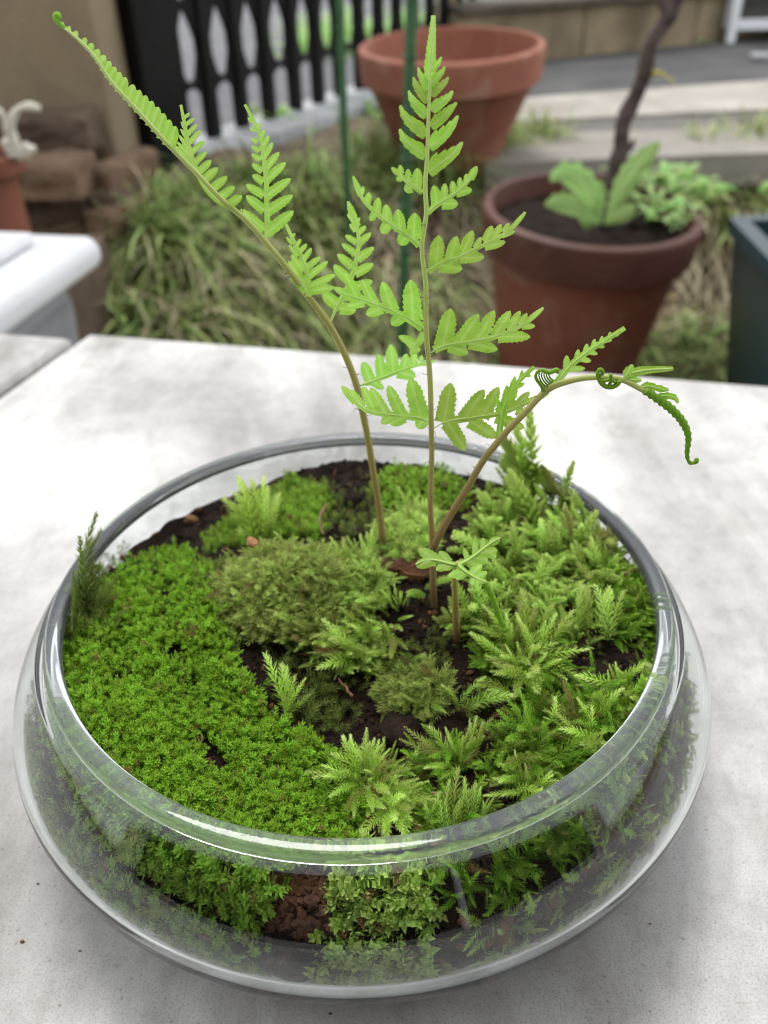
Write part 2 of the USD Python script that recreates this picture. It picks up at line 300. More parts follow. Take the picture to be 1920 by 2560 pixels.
def strip(name, a0, a1, b0, b1, z, thick, material, x0=-1.0, x1=4.0):
    """a band between the line a0-a1 (near) and b0-b1 (far), each running on to x0 and x1"""
    def ext(p, q, x): t = (x - p[0]) / (q[0] - p[0]); return p + (q - p) * t
    pts = [ext(a0, a1, x0), ext(a0, a1, x1), ext(b0, b1, x1), ext(b0, b1, x0)]
    pl = Polygon([p[:2] for p in pts])
    mm = trimesh.creation.extrude_polygon(pl, thick); mm.apply_translation([0, 0, z])
    return obj(name, mm.vertices, mm.faces, material, kind='structure')
L1 = [atz(1400, 251, ZB), atz(1920, 213, ZB)]
L2 = [atz(1400, 313, ZB), atz(1920, 288, ZB)]
L3 = [atz(1400, 345, ZB), atz(1920, 330, ZB)]
L4 = [atz(1400, 415, ZB), atz(1920, 395, ZB)]
far = [L1[0] + [0, 9, 0], L1[1] + [0, 9, 0]]
strip('road', L1[0], L1[1], far[0], far[1], ZB - .05, .056, M['asphalt'], -.02, 12)
strip('gutter', L2[0], L2[1], L1[0], L1[1], ZB - .05, .064, M['concrete'], .05, 12)
strip('gutter_channel', L3[0], L3[1], L2[0], L2[1], ZB - .05, .056, M['concrete_dark'], .16, 12)
M['kerb'] = mat('kerb_concrete', (.19, .176, .155), (.30, .28, .245), scale=9, rough=.85, bump=.4, bscale=150, dist=.006)
strip('kerb', L4[0], L4[1], L3[0], L3[1], ZB - .05, .060, M['kerb'], .22, 12)

# line of the folding gate, running away to the right
G0, G1 = atz(539, 369, ZB), atz(908, 243, ZB)
gd = (G1 - G0) / np.linalg.norm(G1 - G0); gn = np.array([-gd[1], gd[0], 0])
def along(u, off=0, z=0): return G0 + gd * u + gn * off + np.array([0, 0, z])
pl = Polygon([along(-1.5, .07)[:2], along(6, .07)[:2], along(6, 9)[:2], along(-1.5, 9)[:2]])
mm = trimesh.creation.extrude_polygon(pl, .05); mm.apply_translation([0, 0, ZB - .04])
obj('driveway', mm.vertices, mm.faces, M['drive'], kind='structure')

def orient_box(name, u0, u1, o0, o1, z0, z1, material, parent=None, r=.003):
    v, f = rbox(u1 - u0, o1 - o0, z1 - z0, r)
    v, f = place((v, f), (0, 0, 0), rz=math.atan2(gd[1], gd[0]))
    c = along((u0 + u1) / 2, (o0 + o1) / 2); c[2] = z0
    return obj(name, v + c, f, material, parent, smooth=40, world=True)
# sill under the gate
sl = thing('gate_sill', 'pale grey concrete sill running under the black folding gate', 'sill', along(.3))
for k in range(7):
    orient_box('sill_block', -.14 + k * .21, .067 + k * .21, -.115, .05, ZB - .05, ZB + .022 + .002 * (k % 2), M['sill'], sl)
# the gate
gt = thing('folding_gate', 'black folding lattice gate with diamond openings beside the tan wall', 'gate', along(0))
orient_box('end_frame', -.25, -.125, -.05, .06, ZB - .06, ZB + .95, M['black'], gt, .008)
bars = [-.108, .0, .108, .216, .330, .437, .545, .655, .765, .875, .985, 1.095, 1.2, 1.31, 1.42]
for u in bars:
    orient_box('bar', u - .016, u + .016, -.012, .012, ZB + .022, ZB + .95, M['black'], gt, .003)
for a, b in zip(bars[:-1], bars[1:]):
    w_ = (b - a) / 2 - .0165; sh = Polygon([(-w_, .104), (-w_ * .4, .121), (0, .124), (w_ * .4, .121), (w_, .104), (w_, .90), (-w_, .90)])
    for zl, zm, zh in ((.134, .195, .272), (.280, .345, .418), (.426, .49, .56), (.57, .63, .70)):
        sh = sh.difference(Polygon([(0, zl - .002), (w_ * .45, zl + .008), (w_ * .96, zm), (w_ * .55, zm + (zh - zm) * .5), (0, zh), (-w_ * .55, zm + (zh - zm) * .5), (-w_ * .96, zm), (-w_ * .45, zl + .008)]))
    mm = trimesh.creation.extrude_polygon(sh, .008, engine='earcut'); v = np.array(mm.vertices)
    c = along((a + b) / 2, 0, 0); V = c + gd * v[:, :1] + np.array([0, 0, 1.0]) * v[:, 1:2] - gn * (v[:, 2:3] - .004)
    obj('lattice_panel', V, np.array(mm.faces), M['black'], gt, world=True)
# tan rendered pillar left
pe = atz(318, 490, ZB)
pw = thing('rendered_pillar', 'tan rendered wall end standing left of the black gate', 'wall', (pe[0] - .3, pe[1] + .12, 0))
v, f = rbox(.62, .26, 1.5, .012); obj('wall_body', v + [pe[0] - .31, pe[1] + .13, -.02], f, M['wall'], pw, smooth=40, world=True)
# low far wall with coping
W0, W1 = atz(1150, 178, ZB), atz(1792, 110, ZB)
wd = (W1 - W0) / np.linalg.norm(W1 - W0); wn = np.array([-wd[1], wd[0], 0]); wa = math.atan2(wd[1], wd[0])
fwl = thing('low_garden_wall', 'low stained tan wall across the road behind the pots', 'wall', W0)
for k in range(5):
    c = W0 + wd * (-.02 + .5 * k + .25) + wn * .08
    v, f = place(rbox(.496, .16, .205, .006), (c[0], c[1], ZB - .05), rz=wa); obj('wall_panel', v, f, M['farwall'], fwl, smooth=40, world=True)
    v, f = place(rbox(.497, .20, .022, .004), (c[0], c[1], ZB + .1555), rz=wa); obj('coping', v, f, M['coping'], fwl, smooth=40, world=True)
gp = thing('gate_post', 'narrow pale tan post at the far end of the folding gate', 'post', atz(1118, 172, ZB))
c = atz(1118, 172, ZB); v, f = rbox(.055, .06, .5, .006); obj('post_shaft', v + [c[0] - .005, c[1] + .02, ZB - .03], f, M['farwall'], gp, smooth=40, world=True)
v, f = rbox(.065, .07, .02, .004); obj('post_cap', v + [c[0] - .005, c[1] + .02, ZB + .4705], f, M['coping'], gp, smooth=40, world=True)

# unseen facade added behind the viewer: shades that side, darkens reflections in the glass
hs = thing('added_house', 'added unseen beige facade with a deep eave behind the viewer', 'added_house', (0, -1.5, 0))
for k, (x0, x1, z0, z1) in enumerate(((-3.8, -3.1, -.05, 2.9), (3.2, 3.8, -.05, 2.9), (-3.1, 3.2, 2.55, 2.9))):
    v, f = rbox(x1 - x0 - .002, .2, z1 - z0, .01); obj('wall', v + [(x0 + x1) / 2, -1.75, z0], f, M['housewall'], hs, smooth=40, world=True)
v, f = rbox(7.8, .8, .10, .02); v, f = place((v, f), (0, -1.60, 2.92), rx=-.12); obj('eave', v, f, M['housewall'], hs, smooth=40, world=True)
for x0 in (-3.07, .72, 3.1):
    v, f = rbox(.05, .06, 2.55, .006); obj('door_frame', v + [x0 + .03, -1.73, 0], f, M['whitemetal'], hs, smooth=40, world=True)
v, f = rbox(6.25, .02, 2.52, .004); obj('added_dark_panel', v + [.05, -1.79, .02], f, M['black'], hs, smooth=40, world=True)  # black sheet added out of view to darken what the bowl mirrors

# ------------------------------------------------------------------ grass, leaf litter, far hedge
def blades(base, length, width, lean, rnd, droop=1.0, seg=6, az=None):
    """m curved blades as strips: returns V, F, tone, rnd"""
    m_ = len(base); az = RNG.uniform(0, 2 * np.pi, m_) if az is None else az
    s = np.linspace(0, 1, seg)[None, :]
    out = np.sin(lean)[:, None] * s * length[:, None] * (1 + .35 * droop * s)
    zz = np.cos(lean)[:, None] * s * length[:, None] - droop * .62 * length[:, None] * s ** 2.4 * (np.sin(lean)[:, None] + .25)
    h = np.stack([np.cos(az), np.sin(az)], -1)
    C = base[:, None, :] + np.concatenate([h[:, None, :] * out[..., None], zz[..., None]], -1)
    side = np.stack([-h[:, 1], h[:, 0], np.zeros(m_)], -1)[:, None, :]
    w = (width[:, None] * np.sqrt(np.clip(1 - s ** 2.2, .004, 1)) * .5)[..., None]
    fold = np.array([0, 0, 1.0]) * w * .35
    V = np.stack([C - side * w + fold, C, C + side * w + fold], 2).reshape(-1, 3)
    k = np.arange(m_)[:, None, None] * seg * 3; i_ = np.arange(seg - 1)[None, :, None] * 3; j_ = np.arange(2)[None, None, :]
    a = k + i_ + j_; q = np.stack([a, a + 1, a + 4, a + 3], -1).reshape(-1, 4)
    tone = np.repeat(np.broadcast_to(s, (m_, seg)).reshape(-1), 3); rr = np.repeat(rnd, seg * 3)
    return V, np.vstack([q[:, [0, 1, 2]], q[:, [0, 2, 3]]]), tone, rr
def grass_at(n, fx, clump=.05, L=(.1, .2), W=(.003, .005), lean=(.2, 1.1)):
    """fx(n) gives x, y of n clump centres; ~14 blades each"""
    cx, cy = fx(n); k = 14
    x = np.repeat(cx, k) + RNG.normal(0, clump * .35, n * k); y = np.repeat(cy, k) + RNG.normal(0, clump * .35, n * k)
    b = np.stack([x, y, terrain(x, y) - .005], -1); mm_ = len(b)
    cl = np.repeat(RNG.uniform(0, 1, n), k)
    return blades(b, RNG.uniform(*L, mm_), RNG.uniform(*W, mm_), RNG.uniform(*lean, mm_), np.clip(cl + RNG.normal(0, .25, mm_), 0, 1))
def region(px, zguess=.12):
    """random ground points under a polygon given in photograph pixels"""
    P = Polygon(px); x0, y0, x1, y1 = P.bounds
    def fx(n):
        out = np.zeros((0, 2))
        while len(out) < n:
            q = np.stack([RNG.uniform(x0, x1, 4 * n), RNG.uniform(y0, y1, 4 * n)], -1)
            q = q[shapely.contains_xy(P, q[:, 0], q[:, 1])]; out = np.vstack([out, q])
        q = out[:n]; z = np.full(n, zguess)
        for _ in range(25):
            w = atz(q[:, 0], q[:, 1], z); z = .6 * z + .4 * terrain(w[:, 0], w[:, 1])
        return w[:, 0], w[:, 1]
    return fx
def grassobj(name, label, material, *sets):
    V, F, T, R, n = [], [], [], [], 0
    for v, f, t, r in sets:
        V.append(v); F.append(f + n); T.append(t); R.append(r); n += len(v)
    obj(name, np.vstack(V), np.vstack(F), material, attrs={'tone': np.concatenate(T), 'rnd': np.concatenate(R)}, label=label, cat='leaf litter' if name == 'leaf_litter' else 'grass', kind='stuff')
grassobj('bank_grass', 'dark green arching lawn grass on the bank left of the pots', M['grass'],
         grass_at(210, region([(270, 900), (310, 700), (380, 540), (560, 480), (900, 480), (900, 640), (800, 900)]), .06, (.06, .15), (.0035, .007), (.2, 1.45)),
         grass_at(120, region([(300, 560), (420, 480), (700, 430), (900, 420), (1180, 420), (1180, 520), (500, 560)]), .05, (.04, .09), (.003, .005), (.2, 1.1)),
         grass_at(70, region([(800, 640), (1100, 640), (1200, 950), (800, 950)]), .06, (.05, .13), (.003, .005), (.5, 1.3)))
grassobj('bank_grass', 'yellow green fine grass round the foot of the empty pot', M['grass'],
         grass_at(150, region([(860, 470), (880, 400), (1000, 385), (1200, 375), (1330, 350), (1420, 380), (1400, 470), (1250, 500)]), .05, (.09, .16), (.0025, .004), (.1, .8)),
         grass_at(110, region([(1650, 480), (1700, 430), (1920, 390), (1920, 560), (1750, 560)]), .05, (.10, .17), (.003, .0045), (.2, 1.0)))
grassobj('litter_grass', 'dry straw coloured grass thatch on the earth between the pots', M['dry'],
         grass_at(150, region([(880, 480), (1230, 480), (1260, 900), (850, 900)]), .07, (.04, .12), (.002, .004), (.9, 1.5)),
         grass_at(150, region([(1560, 560), (1800, 560), (1900, 900), (1500, 950)]), .07, (.04, .11), (.002, .004), (1.0, 1.5)),
         grass_at(45, region([(300, 850), (400, 560), (900, 480), (880, 880)]), .06, (.08, .17), (.003, .005), (.4, 1.3)),
         grass_at(60, region([(1680, 440), (1920, 370), (1920, 520), (1700, 560)]), .05, (.08, .15), (.003, .0045), (.2, 1.0)))
grassobj('edge_grass', 'green grass tufts at the right beyond the table edge', M['grass'],
         grass_at(60, region([(1420, 930), (1600, 860), (1920, 830), (1920, 990), (1500, 990)]), .06, (.06, .16), (.003, .005), (.4, 1.25)))
def litter(px, n):
    x, y = region(px)(n); b = np.stack([x, y, terrain(x, y) + .004], -1)
    return blades(b, RNG.uniform(.012, .045, n), RNG.uniform(.008, .022, n), RNG.uniform(1.1, 1.56, n), RNG.random(n), droop=.5, seg=4)
M['deadleaf'] = leafmat('dead_leaf', (.10, .065, .04), (.19, .125, .075), (.33, .24, .15), transl=.15, rough=.7, var=.6, hue=.03)
grassobj('leaf_litter', 'fallen brown leaves and scraps strewn over the earth between grass and pots', M['deadleaf'],
         litter([(880, 470), (1230, 480), (1280, 900), (820, 900)], 520), litter([(1560, 560), (1820, 560), (1900, 930), (1450, 960)], 420), litter([(300, 850), (380, 540), (900, 460), (880, 880)], 200))
# lit lawn and hedge behind the far wall
x = RNG.uniform(-.3, 3, 2600); y = 3.15 + .5 * x + RNG.uniform(.0, .7, 2600)
V, F, T, R = blades(np.stack([x, y, np.full_like(x, ZB)], -1), RNG.uniform(.10, .24, 2600), RNG.uniform(.006, .012, 2600), RNG.uniform(.1, 1, 2600), RNG.uniform(.3, 1, 2600))
obj('hedge', V, F, M['weed'], attrs={'tone': T, 'rnd': R}, label='bright green planting behind the low tan wall', cat='hedge', kind='stuff')
# dark rubber edging lying along the wall top
c0 = W0 + wd * .62 + wn * .05; c1 = W0 + wd * 1.02 + wn * .05
v, f = place(rbox(.44, .10, .10, .015), tuple(((c0 + c1) / 2)[:2]) + (ZB + .180,), rz=wa)
t = thing('planter_trough', 'long black trough resting on top of the low wall', 'trough', ((c0 + c1) / 2)[:2].tolist() + [ZB + .18])
obj('trough_body', v, f, M['rubber'], t, smooth=40, world=True)
v, f = place(rbox(.46, .12, .014, .004), tuple(((c0 + c1) / 2)[:2]) + (ZB + .2805,), rz=wa); obj('trough_rim', v, f, M['rubber'], t, smooth=40, world=True)

# low weeds by the gate foot
def leafblob(c, n, L, spread, matl, name, label, cat='weed'):
    base = np.asarray(c) + RNG.normal(0, 1, (n, 3)) * [spread, spread, spread * .15]
    V, F, T, R = blades(base, RNG.uniform(.6, 1.1, n) * L, RNG.uniform(.25, .42, n) * L, RNG.uniform(.3, 1.3, n), RNG.uniform(0, 1, n), seg=5)
    t_ = thing(name, label, cat, c)
    obj('foliage', V, F, matl, t_, attrs={'tone': T, 'rnd': R}, world=True)
    v, f = tube([np.asarray(c) - [0, 0, .02], np.asarray(c) + [.002, 0, L * .5]], [.002, .001], 5); obj('stem', v, f, M['twig'], t_, world=True)
leafblob(along(.24, -.01, .012) , 26, .055, .03, M['weed'], 'weed', 'small green weed at the gate foot, nearest the tan wall')
leafblob(along(.46, -.13, -.005), 60, .05, .06, M['weed'], 'weed', 'wide green weed patch in front of the gate sill')
leafblob(along(.16, -.12, -.02), 26, .06, .04, M['grass'], 'weed', 'dark green tuft at the near end of the gate sill')

# ------------------------------------------------------------------ pots and other garden things
def make_pot(name, label, top, D, H, band, bd, mat_body, mat_band, tiltx=0, tilty=0, wall=.014, soil=None):
    """terracotta pot, its rim centre at top; returns the thing and a function local -> world"""
    R = D / 2; base = np.asarray(top, float) - [0, 0, H]
    T = trimesh.transformations.euler_matrix(tiltx, tilty, 0)[:3, :3]
    t_ = thing(name, label, 'flower pot', base)
    w_ = lambda v: (np.asarray(v) - [0, 0, H]) @ T.T + np.asarray(top)
    r1 = R - .008
    body = [(0.012, .002), (bd / 2 - .004, 0), (bd / 2, .004), (r1 - .012, H - band - .0025), (r1 - .030, H - band - .0025), (r1 - .034, H - band - .02), (bd / 2 - wall, .02), (.012, .016)]
    v, f = lathe(body, 72); obj('pot_body', w_(v), f, mat_body, t_, smooth=35, world=True)
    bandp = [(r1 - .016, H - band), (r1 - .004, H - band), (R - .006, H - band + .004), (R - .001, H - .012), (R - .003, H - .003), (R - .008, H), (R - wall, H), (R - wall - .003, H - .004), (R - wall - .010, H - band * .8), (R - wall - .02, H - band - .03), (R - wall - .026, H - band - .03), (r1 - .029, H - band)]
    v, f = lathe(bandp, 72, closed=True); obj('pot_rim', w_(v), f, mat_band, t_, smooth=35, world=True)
    if soil:
        n = 60; rr = np.linspace(0, R - wall - .004 - soil * .1, 14)
        v, f = lathe([(r, H - soil + .006 * math.cos(r / R * 2)) for r in rr[::-1]], n)
        v[:, 2] += (meshkit.fbm(v * 60, 3, 2) - .5) * .018
        obj('potting_soil', w_(v), f, M['soil'], t_, smooth=True, world=True)
    return t_, w_
rp = aty(1481, 517, 1.11)
potR, wR = make_pot('terracotta_pot', 'large terracotta pot with dark rim holding a bare twiggy sapling', rp, .332, .31, .062, .21, M['terra'], M['terra_damp'], tiltx=math.radians(4.5), tilty=math.radians(2.5), soil=.03)
bp = aty(1128, 108, 1.6)
potB, wB = make_pot('terracotta_pot', 'empty wide pale terracotta pot tipped forward in the grass behind the fern', bp, .353, .235, .062, .17, M['terra'], M['terra_pale'], tiltx=math.radians(4.0), tilty=math.radians(-1.0))
# sapling
def pathpx(pts, Y): return np.array([aty(x, y, Yk) for (x, y), Yk in zip(pts, np.broadcast_to(Y, len(pts)))])
tr = thing('sapling', 'thin bare crooked brown sapling trunk growing in the right pot', 'sapling', aty(1520, 520, 1.11))
pp = pathpx([(1508, 560), (1520, 500), (1541, 410), (1552, 372), (1558, 310), (1580, 258), (1604, 205), (1618, 150), (1630, 105), (1660, 60), (1688, 10), (1712, -60), (1725, -180)], 1.11)
sp = smoothpath(pp, 60); rad = .0118 - .0035 * np.linspace(0, 1, 60) + .0022 * np.sin(np.linspace(0, 19, 60)) ** 8
v, f = tube(sp, rad, 12); v += (meshkit.fbm(v * 90, 3, 4)[:, None] - .5) * .006
obj('trunk', v, f, M['twig'], tr, smooth=True, world=True)
for a, b, c_ in (((1612, 170), (1570, 150), (1545, 120)), ((1560, 380), (1578, 366), (1586, 350)), ((1672, 40), (1640, -20), (1622, -80))):
    q = smoothpath(pathpx([a, b, c_], 1.11), 10); v, f = tube(q, np.linspace(.006, .0028, 10), 7)
    obj('twig_stub', v, f, M['twig'], tr, smooth=True, world=True) if a[0] != 1612 else None
V, F, T, R = blades(aty(np.array([1622, 1625.]), np.array([192, 196.]), 1.1), np.array([.032, .026]), np.array([.02, .018]), np.array([1.2, .8]), np.array([.5, .7]), az=np.array([0, .5]))
obj('yellow_leaf', V, F, M['yellowleaf'], tr, attrs={'tone': T, 'rnd': R}, world=True)
# broad leaves of a lettuce-like weed in the pot
def broadleaf(pts, w, Y, bend=.03, name='leaf', parent=None, matl=None, rnd=.5):
    c = smoothpath(pathpx(pts, Y), 18); s = np.linspace(0, 1, 18)
    t_ = np.gradient(c, axis=0); t_ /= np.linalg.norm(t_, axis=1, keepdims=True)
    view = c - EYE; view /= np.linalg.norm(view, axis=1, keepdims=True)
    side = np.cross(t_, view); side /= np.linalg.norm(side, axis=1, keepdims=True); nn = np.cross(side, t_)
    hw = w * (.14 + .86 * np.sin(np.pi * s ** 1.35) ** .8) * (1 + .22 * np.sin(s * 47))
    hw[-1] = w * .05; u = np.linspace(-1, 1, 9)
    V = c[:, None] + side[:, None] * (hw[:, None] * u)[..., None] + nn[:, None] * ((np.abs(u) ** 1.5 * .35)[None, :] * hw[:, None] + .04 * hw[:, None] * np.sin(s[:, None] * 25 + u * 5))[..., None]
    i_, j_ = np.meshgrid(np.arange(17), np.arange(8), indexing='ij'); q = np.stack([i_ * 9 + j_, i_ * 9 + j_ + 1, (i_ + 1) * 9 + j_ + 1, (i_ + 1) * 9 + j_], -1).reshape(-1, 4)
    tone = (.25 + .35 * np.abs(u)[None, :] + 0 * s[:, None] + .5 * np.exp(-(u / .12) ** 2)[None, :]).ravel()
    obj(name, V.reshape(-1, 3), q, matl or M['weed'], parent, smooth=True, attrs={'tone': np.clip(tone, 0, 1), 'rnd': np.full(len(tone), rnd)}, world=True)
lw = thing('leafy_weed', 'lettuce-like weed with broad pale green leaves at the sapling foot in the pot', 'weed', aty(1495, 555, 1.05))
broadleaf([(1493, 556), (1478, 500), (1450, 450), (1405, 432), (1376, 455)], .0175, [1.05, 1.04, 1.03, 1.03, 1.03], parent=lw, rnd=.75)
broadleaf([(1515, 556), (1545, 490), (1590, 420), (1652, 356)], .0165, [1.05, 1.05, 1.06, 1.07], parent=lw, rnd=.4)
broadleaf([(1490, 556), (1450, 525), (1400, 505), (1362, 515)], .014, 1.04, parent=lw, rnd=.5)
broadleaf([(1500, 560), (1492, 500), (1500, 450)], .012, 1.05, parent=lw, rnd=.6)
broadleaf([(1510, 560), (1545, 540), (1590, 515)], .012, 1.04, parent=lw, rnd=.2)
broadleaf([(1493, 562), (1470, 552), (1450, 556)], .012, 1.03, parent=lw, rnd=.6)
leafblob(aty(1640, 520, 1.13), 46, .035, .028, M['weed'], 'weed', 'small leaved green weeds at the right inside the sapling pot')
leafblob(aty(1690, 470, 1.24), 60, .05, .045, M['weed'], 'weed', 'loose green weed behind the right edge of the sapling pot')
leafblob(aty(1700, 552, 1.05), 20, .02, .016, M['weed'], 'weed', 'tiny green seedlings against the pot rim on its right')
# green stakes
for k, (pts, Y, r, lab) in enumerate((([(848, -260), (852, 100), (868, 470)], 1.3, .0068, 'thin green garden stake standing before the gate, left of the two'),
                                      ([(1035, -260), (1026, 120), (1010, 700)], .92, .0072, 'dark green garden stake passing before the empty pot, right of the two'))):
    p_ = pathpx(pts, Y); g = p_[-1].copy(); g[2] = terrain(g[0], g[1]) - .03; p_ = smoothpath(np.vstack([p_, g]), 40)
    t_ = thing('garden_stake', lab, 'garden stake', g)
    ph = np.linspace(0, 1, 40); v, f = tube(p_, r * (1 + .05 * np.sin(ph * 60)), 10); obj('stake_pole', v, f, M['stake'], t_, smooth=True, world=True)
    for q in range(2, 38, 3):
        a, b = p_[q], p_[q] + (p_[q + 1] - p_[q]) * .12
        v, f = tube([a, b], [r * 1.22, r * 1.22], 8); obj('stake_ring', v, f, M['stake'], t_, smooth=True, world=True)
# white tub at the left beyond the table
c1_, c2_, c3_ = atz(236, 548, .42), atz(252, 600, .42), atz(0, 775, .42)
yaw = -math.atan2(*(c2_ - c3_)[[0, 1]])
ux = np.array([math.cos(yaw), math.sin(yaw)]); uy = np.array([-ux[1], ux[0]])
cen = c2_[:2] + uy * (-.105) + ux * (-.238)
tb = thing('white_tub', 'white plastic storage tub with a thick rounded lid beyond the table', 'storage tub', (cen[0], cen[1], .0))
v, f = rbox(.46, .25, .034, .016, 5); v, f = place((v, f), (cen[0], cen[1], .387), rz=yaw); obj('lid', v, f, M['plastic'], tb, smooth=50, world=True)
v, f = rbox(.38, .17, .012, .005, 3); v, f = place((v, f), (cen[0] - .01, cen[1], .4215), rz=yaw); obj('lid_panel', v, f, M['plastic'], tb, smooth=50, world=True)
v, f = rbox(.41, .21, .386, .03, 4); v[:, :2] *= (.88 + .12 * v[:, 2:3] / .375); v, f = place((v, f), (cen[0], cen[1], .0), rz=yaw); obj('tub_body', v, f, M['plastic_body'], tb, smooth=50, world=True)
# teal trough at the right
c0_ = atz(1822, 545, .3)
gtz = thing('teal_planter', 'dark teal plastic planter trough at the right edge', 'planter', (c0_[0] + .2, c0_[1] - .2, 0))
outer = Polygon([(0, 0), (.5, .02), (.47, -.46), (-.035, -.50)]).buffer(.02, join_style=1).buffer(-.002)
outer = shapely.affinity.translate(outer, c0_[0] + .016, c0_[1] - .014)
rim = outer.difference(outer.buffer(-.026))
mm = trimesh.creation.extrude_polygon(rim, .022); mm.apply_translation([0, 0, .28]); obj('rim', mm.vertices, mm.faces, M['teal'], gtz, smooth=30, world=True)
ringo = np.array(outer.buffer(-.008).exterior.coords)[:-1]; cc = ringo.mean(0)
lv = [(ringo, .2795), (cc + (ringo - cc) * .86, .0), (cc + (ringo - cc) * .80, .012), (cc + (ringo - cc) * .95, .2795)]
n_ = len(ringo); V = np.vstack([np.c_[p, np.full(n_, z)] for p, z in lv] + [[[cc[0], cc[1], .012]]])
i_, j_ = np.meshgrid(np.arange(3), np.arange(n_), indexing='ij'); q = np.stack([i_ * n_ + j_, (i_ + 1) * n_ + j_, (i_ + 1) * n_ + (j_ + 1) % n_, i_ * n_ + (j_ + 1) % n_], -1).reshape(-1, 4)
F = np.vstack([q[:, [0, 1, 2]], q[:, [0, 2, 3]], [[3 * n_ + k, 4 * n_, 3 * n_ + (k + 1) % n_] for k in range(n_)]])
obj('trough_body', V, F, M['teal'], gtz, smooth=30, world=True)
# bricks stacked before the tan pillar
for px_b, py_b, Y_, a, b, c, rz, mk, lab in (
        (212, 292, 1.30, .21, .10, .062, .04, 'brick2', 'topmost old brick of the stack before the tan wall'),
        (178, 412, 1.16, .20, .10, .060, -.10, 'brick', 'old brick with a pale worn top jutting forward under the topmost one'),
        (205, 372, 1.34, .21, .10, .060, .10, 'brick2', 'dark old brick tucked behind the jutting one'),
        (200, 462, 1.20, .21, .10, .060, .05, 'brick2', 'dark old brick under the jutting one'),
        (210, 545, 1.20, .21, .10, .060, -.03, 'brick', 'lowest old brick of the stack behind the white tub'),
        (262, 425, 1.22, .055, .16, .045, -.35, 'brick', 'upper end-on half brick at the right of the stack'),
        (272, 488, 1.20, .060, .16, .045, -.25, 'brick2', 'middle end-on half brick at the right of the stack'),
        (288, 532, 1.17, .065, .16, .045, -.30, 'brick', 'bottom end-on half brick at the right of the stack')):
    q = aty(px_b, py_b, Y_); v, f = rbox(a, b, c, .006, 1); m_ = trimesh.Trimesh(v, f).subdivide_to_size(.02); v, f = np.array(m_.vertices), np.array(m_.faces)
    v = v + (np.stack([meshkit.fbm(v * 45 + 5 * k_ + px_b, 3, k_) for k_ in range(3)], -1) - .5) * .014
    v, f = place((v - [a / 2, -b / 2, c], f), q, rz=rz); obj('brick', v, f, M[mk], smooth=40, label=lab, cat='brick')
v, f = rbox(.34, .26, .20, .01, 1); obj('stone_block', *place((v, f), (-.55, 1.28, -.02)), M['brick2'], smooth=30, label='squat rough stone block carrying the stacked bricks', cat='stone')
# small terracotta pot at the left edge with a wilted white plant
lp = aty(-52, 380, 1.0)
potL, wL = make_pot('terracotta_pot', 'small reddish terracotta pot cut off by the left picture edge', lp, .115, .14, .03, .08, M['terra'], M['terra'], soil=.012, wall=.009)
v, f = rbox(.22, .22, lp[2] - .14 - terrain(lp[0], lp[1]) + .02, .008); obj('stone_block', *place((v, f), (lp[0], lp[1], terrain(lp[0], lp[1]) - .021)), M['brick2'], smooth=30, label='low stone block under the small pot at the left edge', cat='stone')
wp = thing('wilted_plant', 'wilted white succulent plant drooping over the small left pot', 'plant', aty(30, 372, .98))
for pts, r in (([(42, 385), (35, 340), (30, 300), (48, 272), (85, 268), (98, 272)], .004), ([(38, 380), (20, 345), (5, 285), (-15, 270)], .003), ([(45, 385), (75, 372), (82, 380)], .005), ([(40, 392), (20, 362), (15, 350)], .0055), ([(45, 395), (60, 384), (74, 386)], .005)):
    q = smoothpath(pathpx(pts, .98), 16); v, f = tube(q, r * (1 + .5 * np.sin(np.linspace(0, 9, 16)) ** 2), 7); obj('wilted_stem', v, f, M['paleleaf'], wp, smooth=True, world=True)
# white framed glass cabinet at the far right
wf = atz(1822, 112, ZB)
cb = thing('white_cabinet', 'white framed glazed cabinet standing at the far right by the wall', 'cabinet', wf)
def cbox(name, a, b, c, x_, y_, z_, mt): v, f = rbox(a, b, c, .003, 1); obj(name, v + [wf[0] + x_, wf[1] + y_, ZB + z_], f, mt, cb, smooth=40, world=True)
cbox('leg', .03, .03, .62, 0, 0, 0.006, M['whitemetal']); cbox('leg', .03, .03, .62, .55, .06, 0.006, M['whitemetal']); cbox('leg', .03, .03, .62, -.03, .3, 0.006, M['whitemetal'])
cbox('rail', .517, .026, .034, .275, .0, .045, M['whitemetal']); cbox('rail', .517, .026, .03, .275, .0, .50, M['whitemetal'])
cbox('side_panel', .012, .268, .45, -.016, .152, .05, M['whitemetal']); cbox('cabinet_floor', .515, .27, .01, .27, .155, .046, M['rubber']); cbox('back_panel', .52, .01, .5, .27, .305, .05, M['rubber'])
cbox('pane', .515, .004, .418, .275, .0, .0805, M['pane'])
V, F, T, R = blades(wf + np.array([[-.1, .02, .0]] * 24) + RNG.normal(0, .02, (24, 3)) * [1, 1, .1], RNG.uniform(.03, .06, 24), RNG.uniform(.01, .02, 24), RNG.uniform(.2, 1.2, 24), RNG.uniform(0, 1, 24))
obj('weed', V, F, M['weed'], attrs={'tone': T, 'rnd': R}, label='green weed tuft growing where cabinet and low wall meet', cat='weed')
pb = atz(1905, 150, ZB + .006); v, f = rbox(.07, .05, .02, .008, 2); v += (meshkit.fbm(v * 50, 2)[:, None] - .5) * .008
obj('pale_stone', v + pb, f, M['sill'], smooth=True, label='pale flat stone lying on the asphalt below the cabinet', cat='stone')

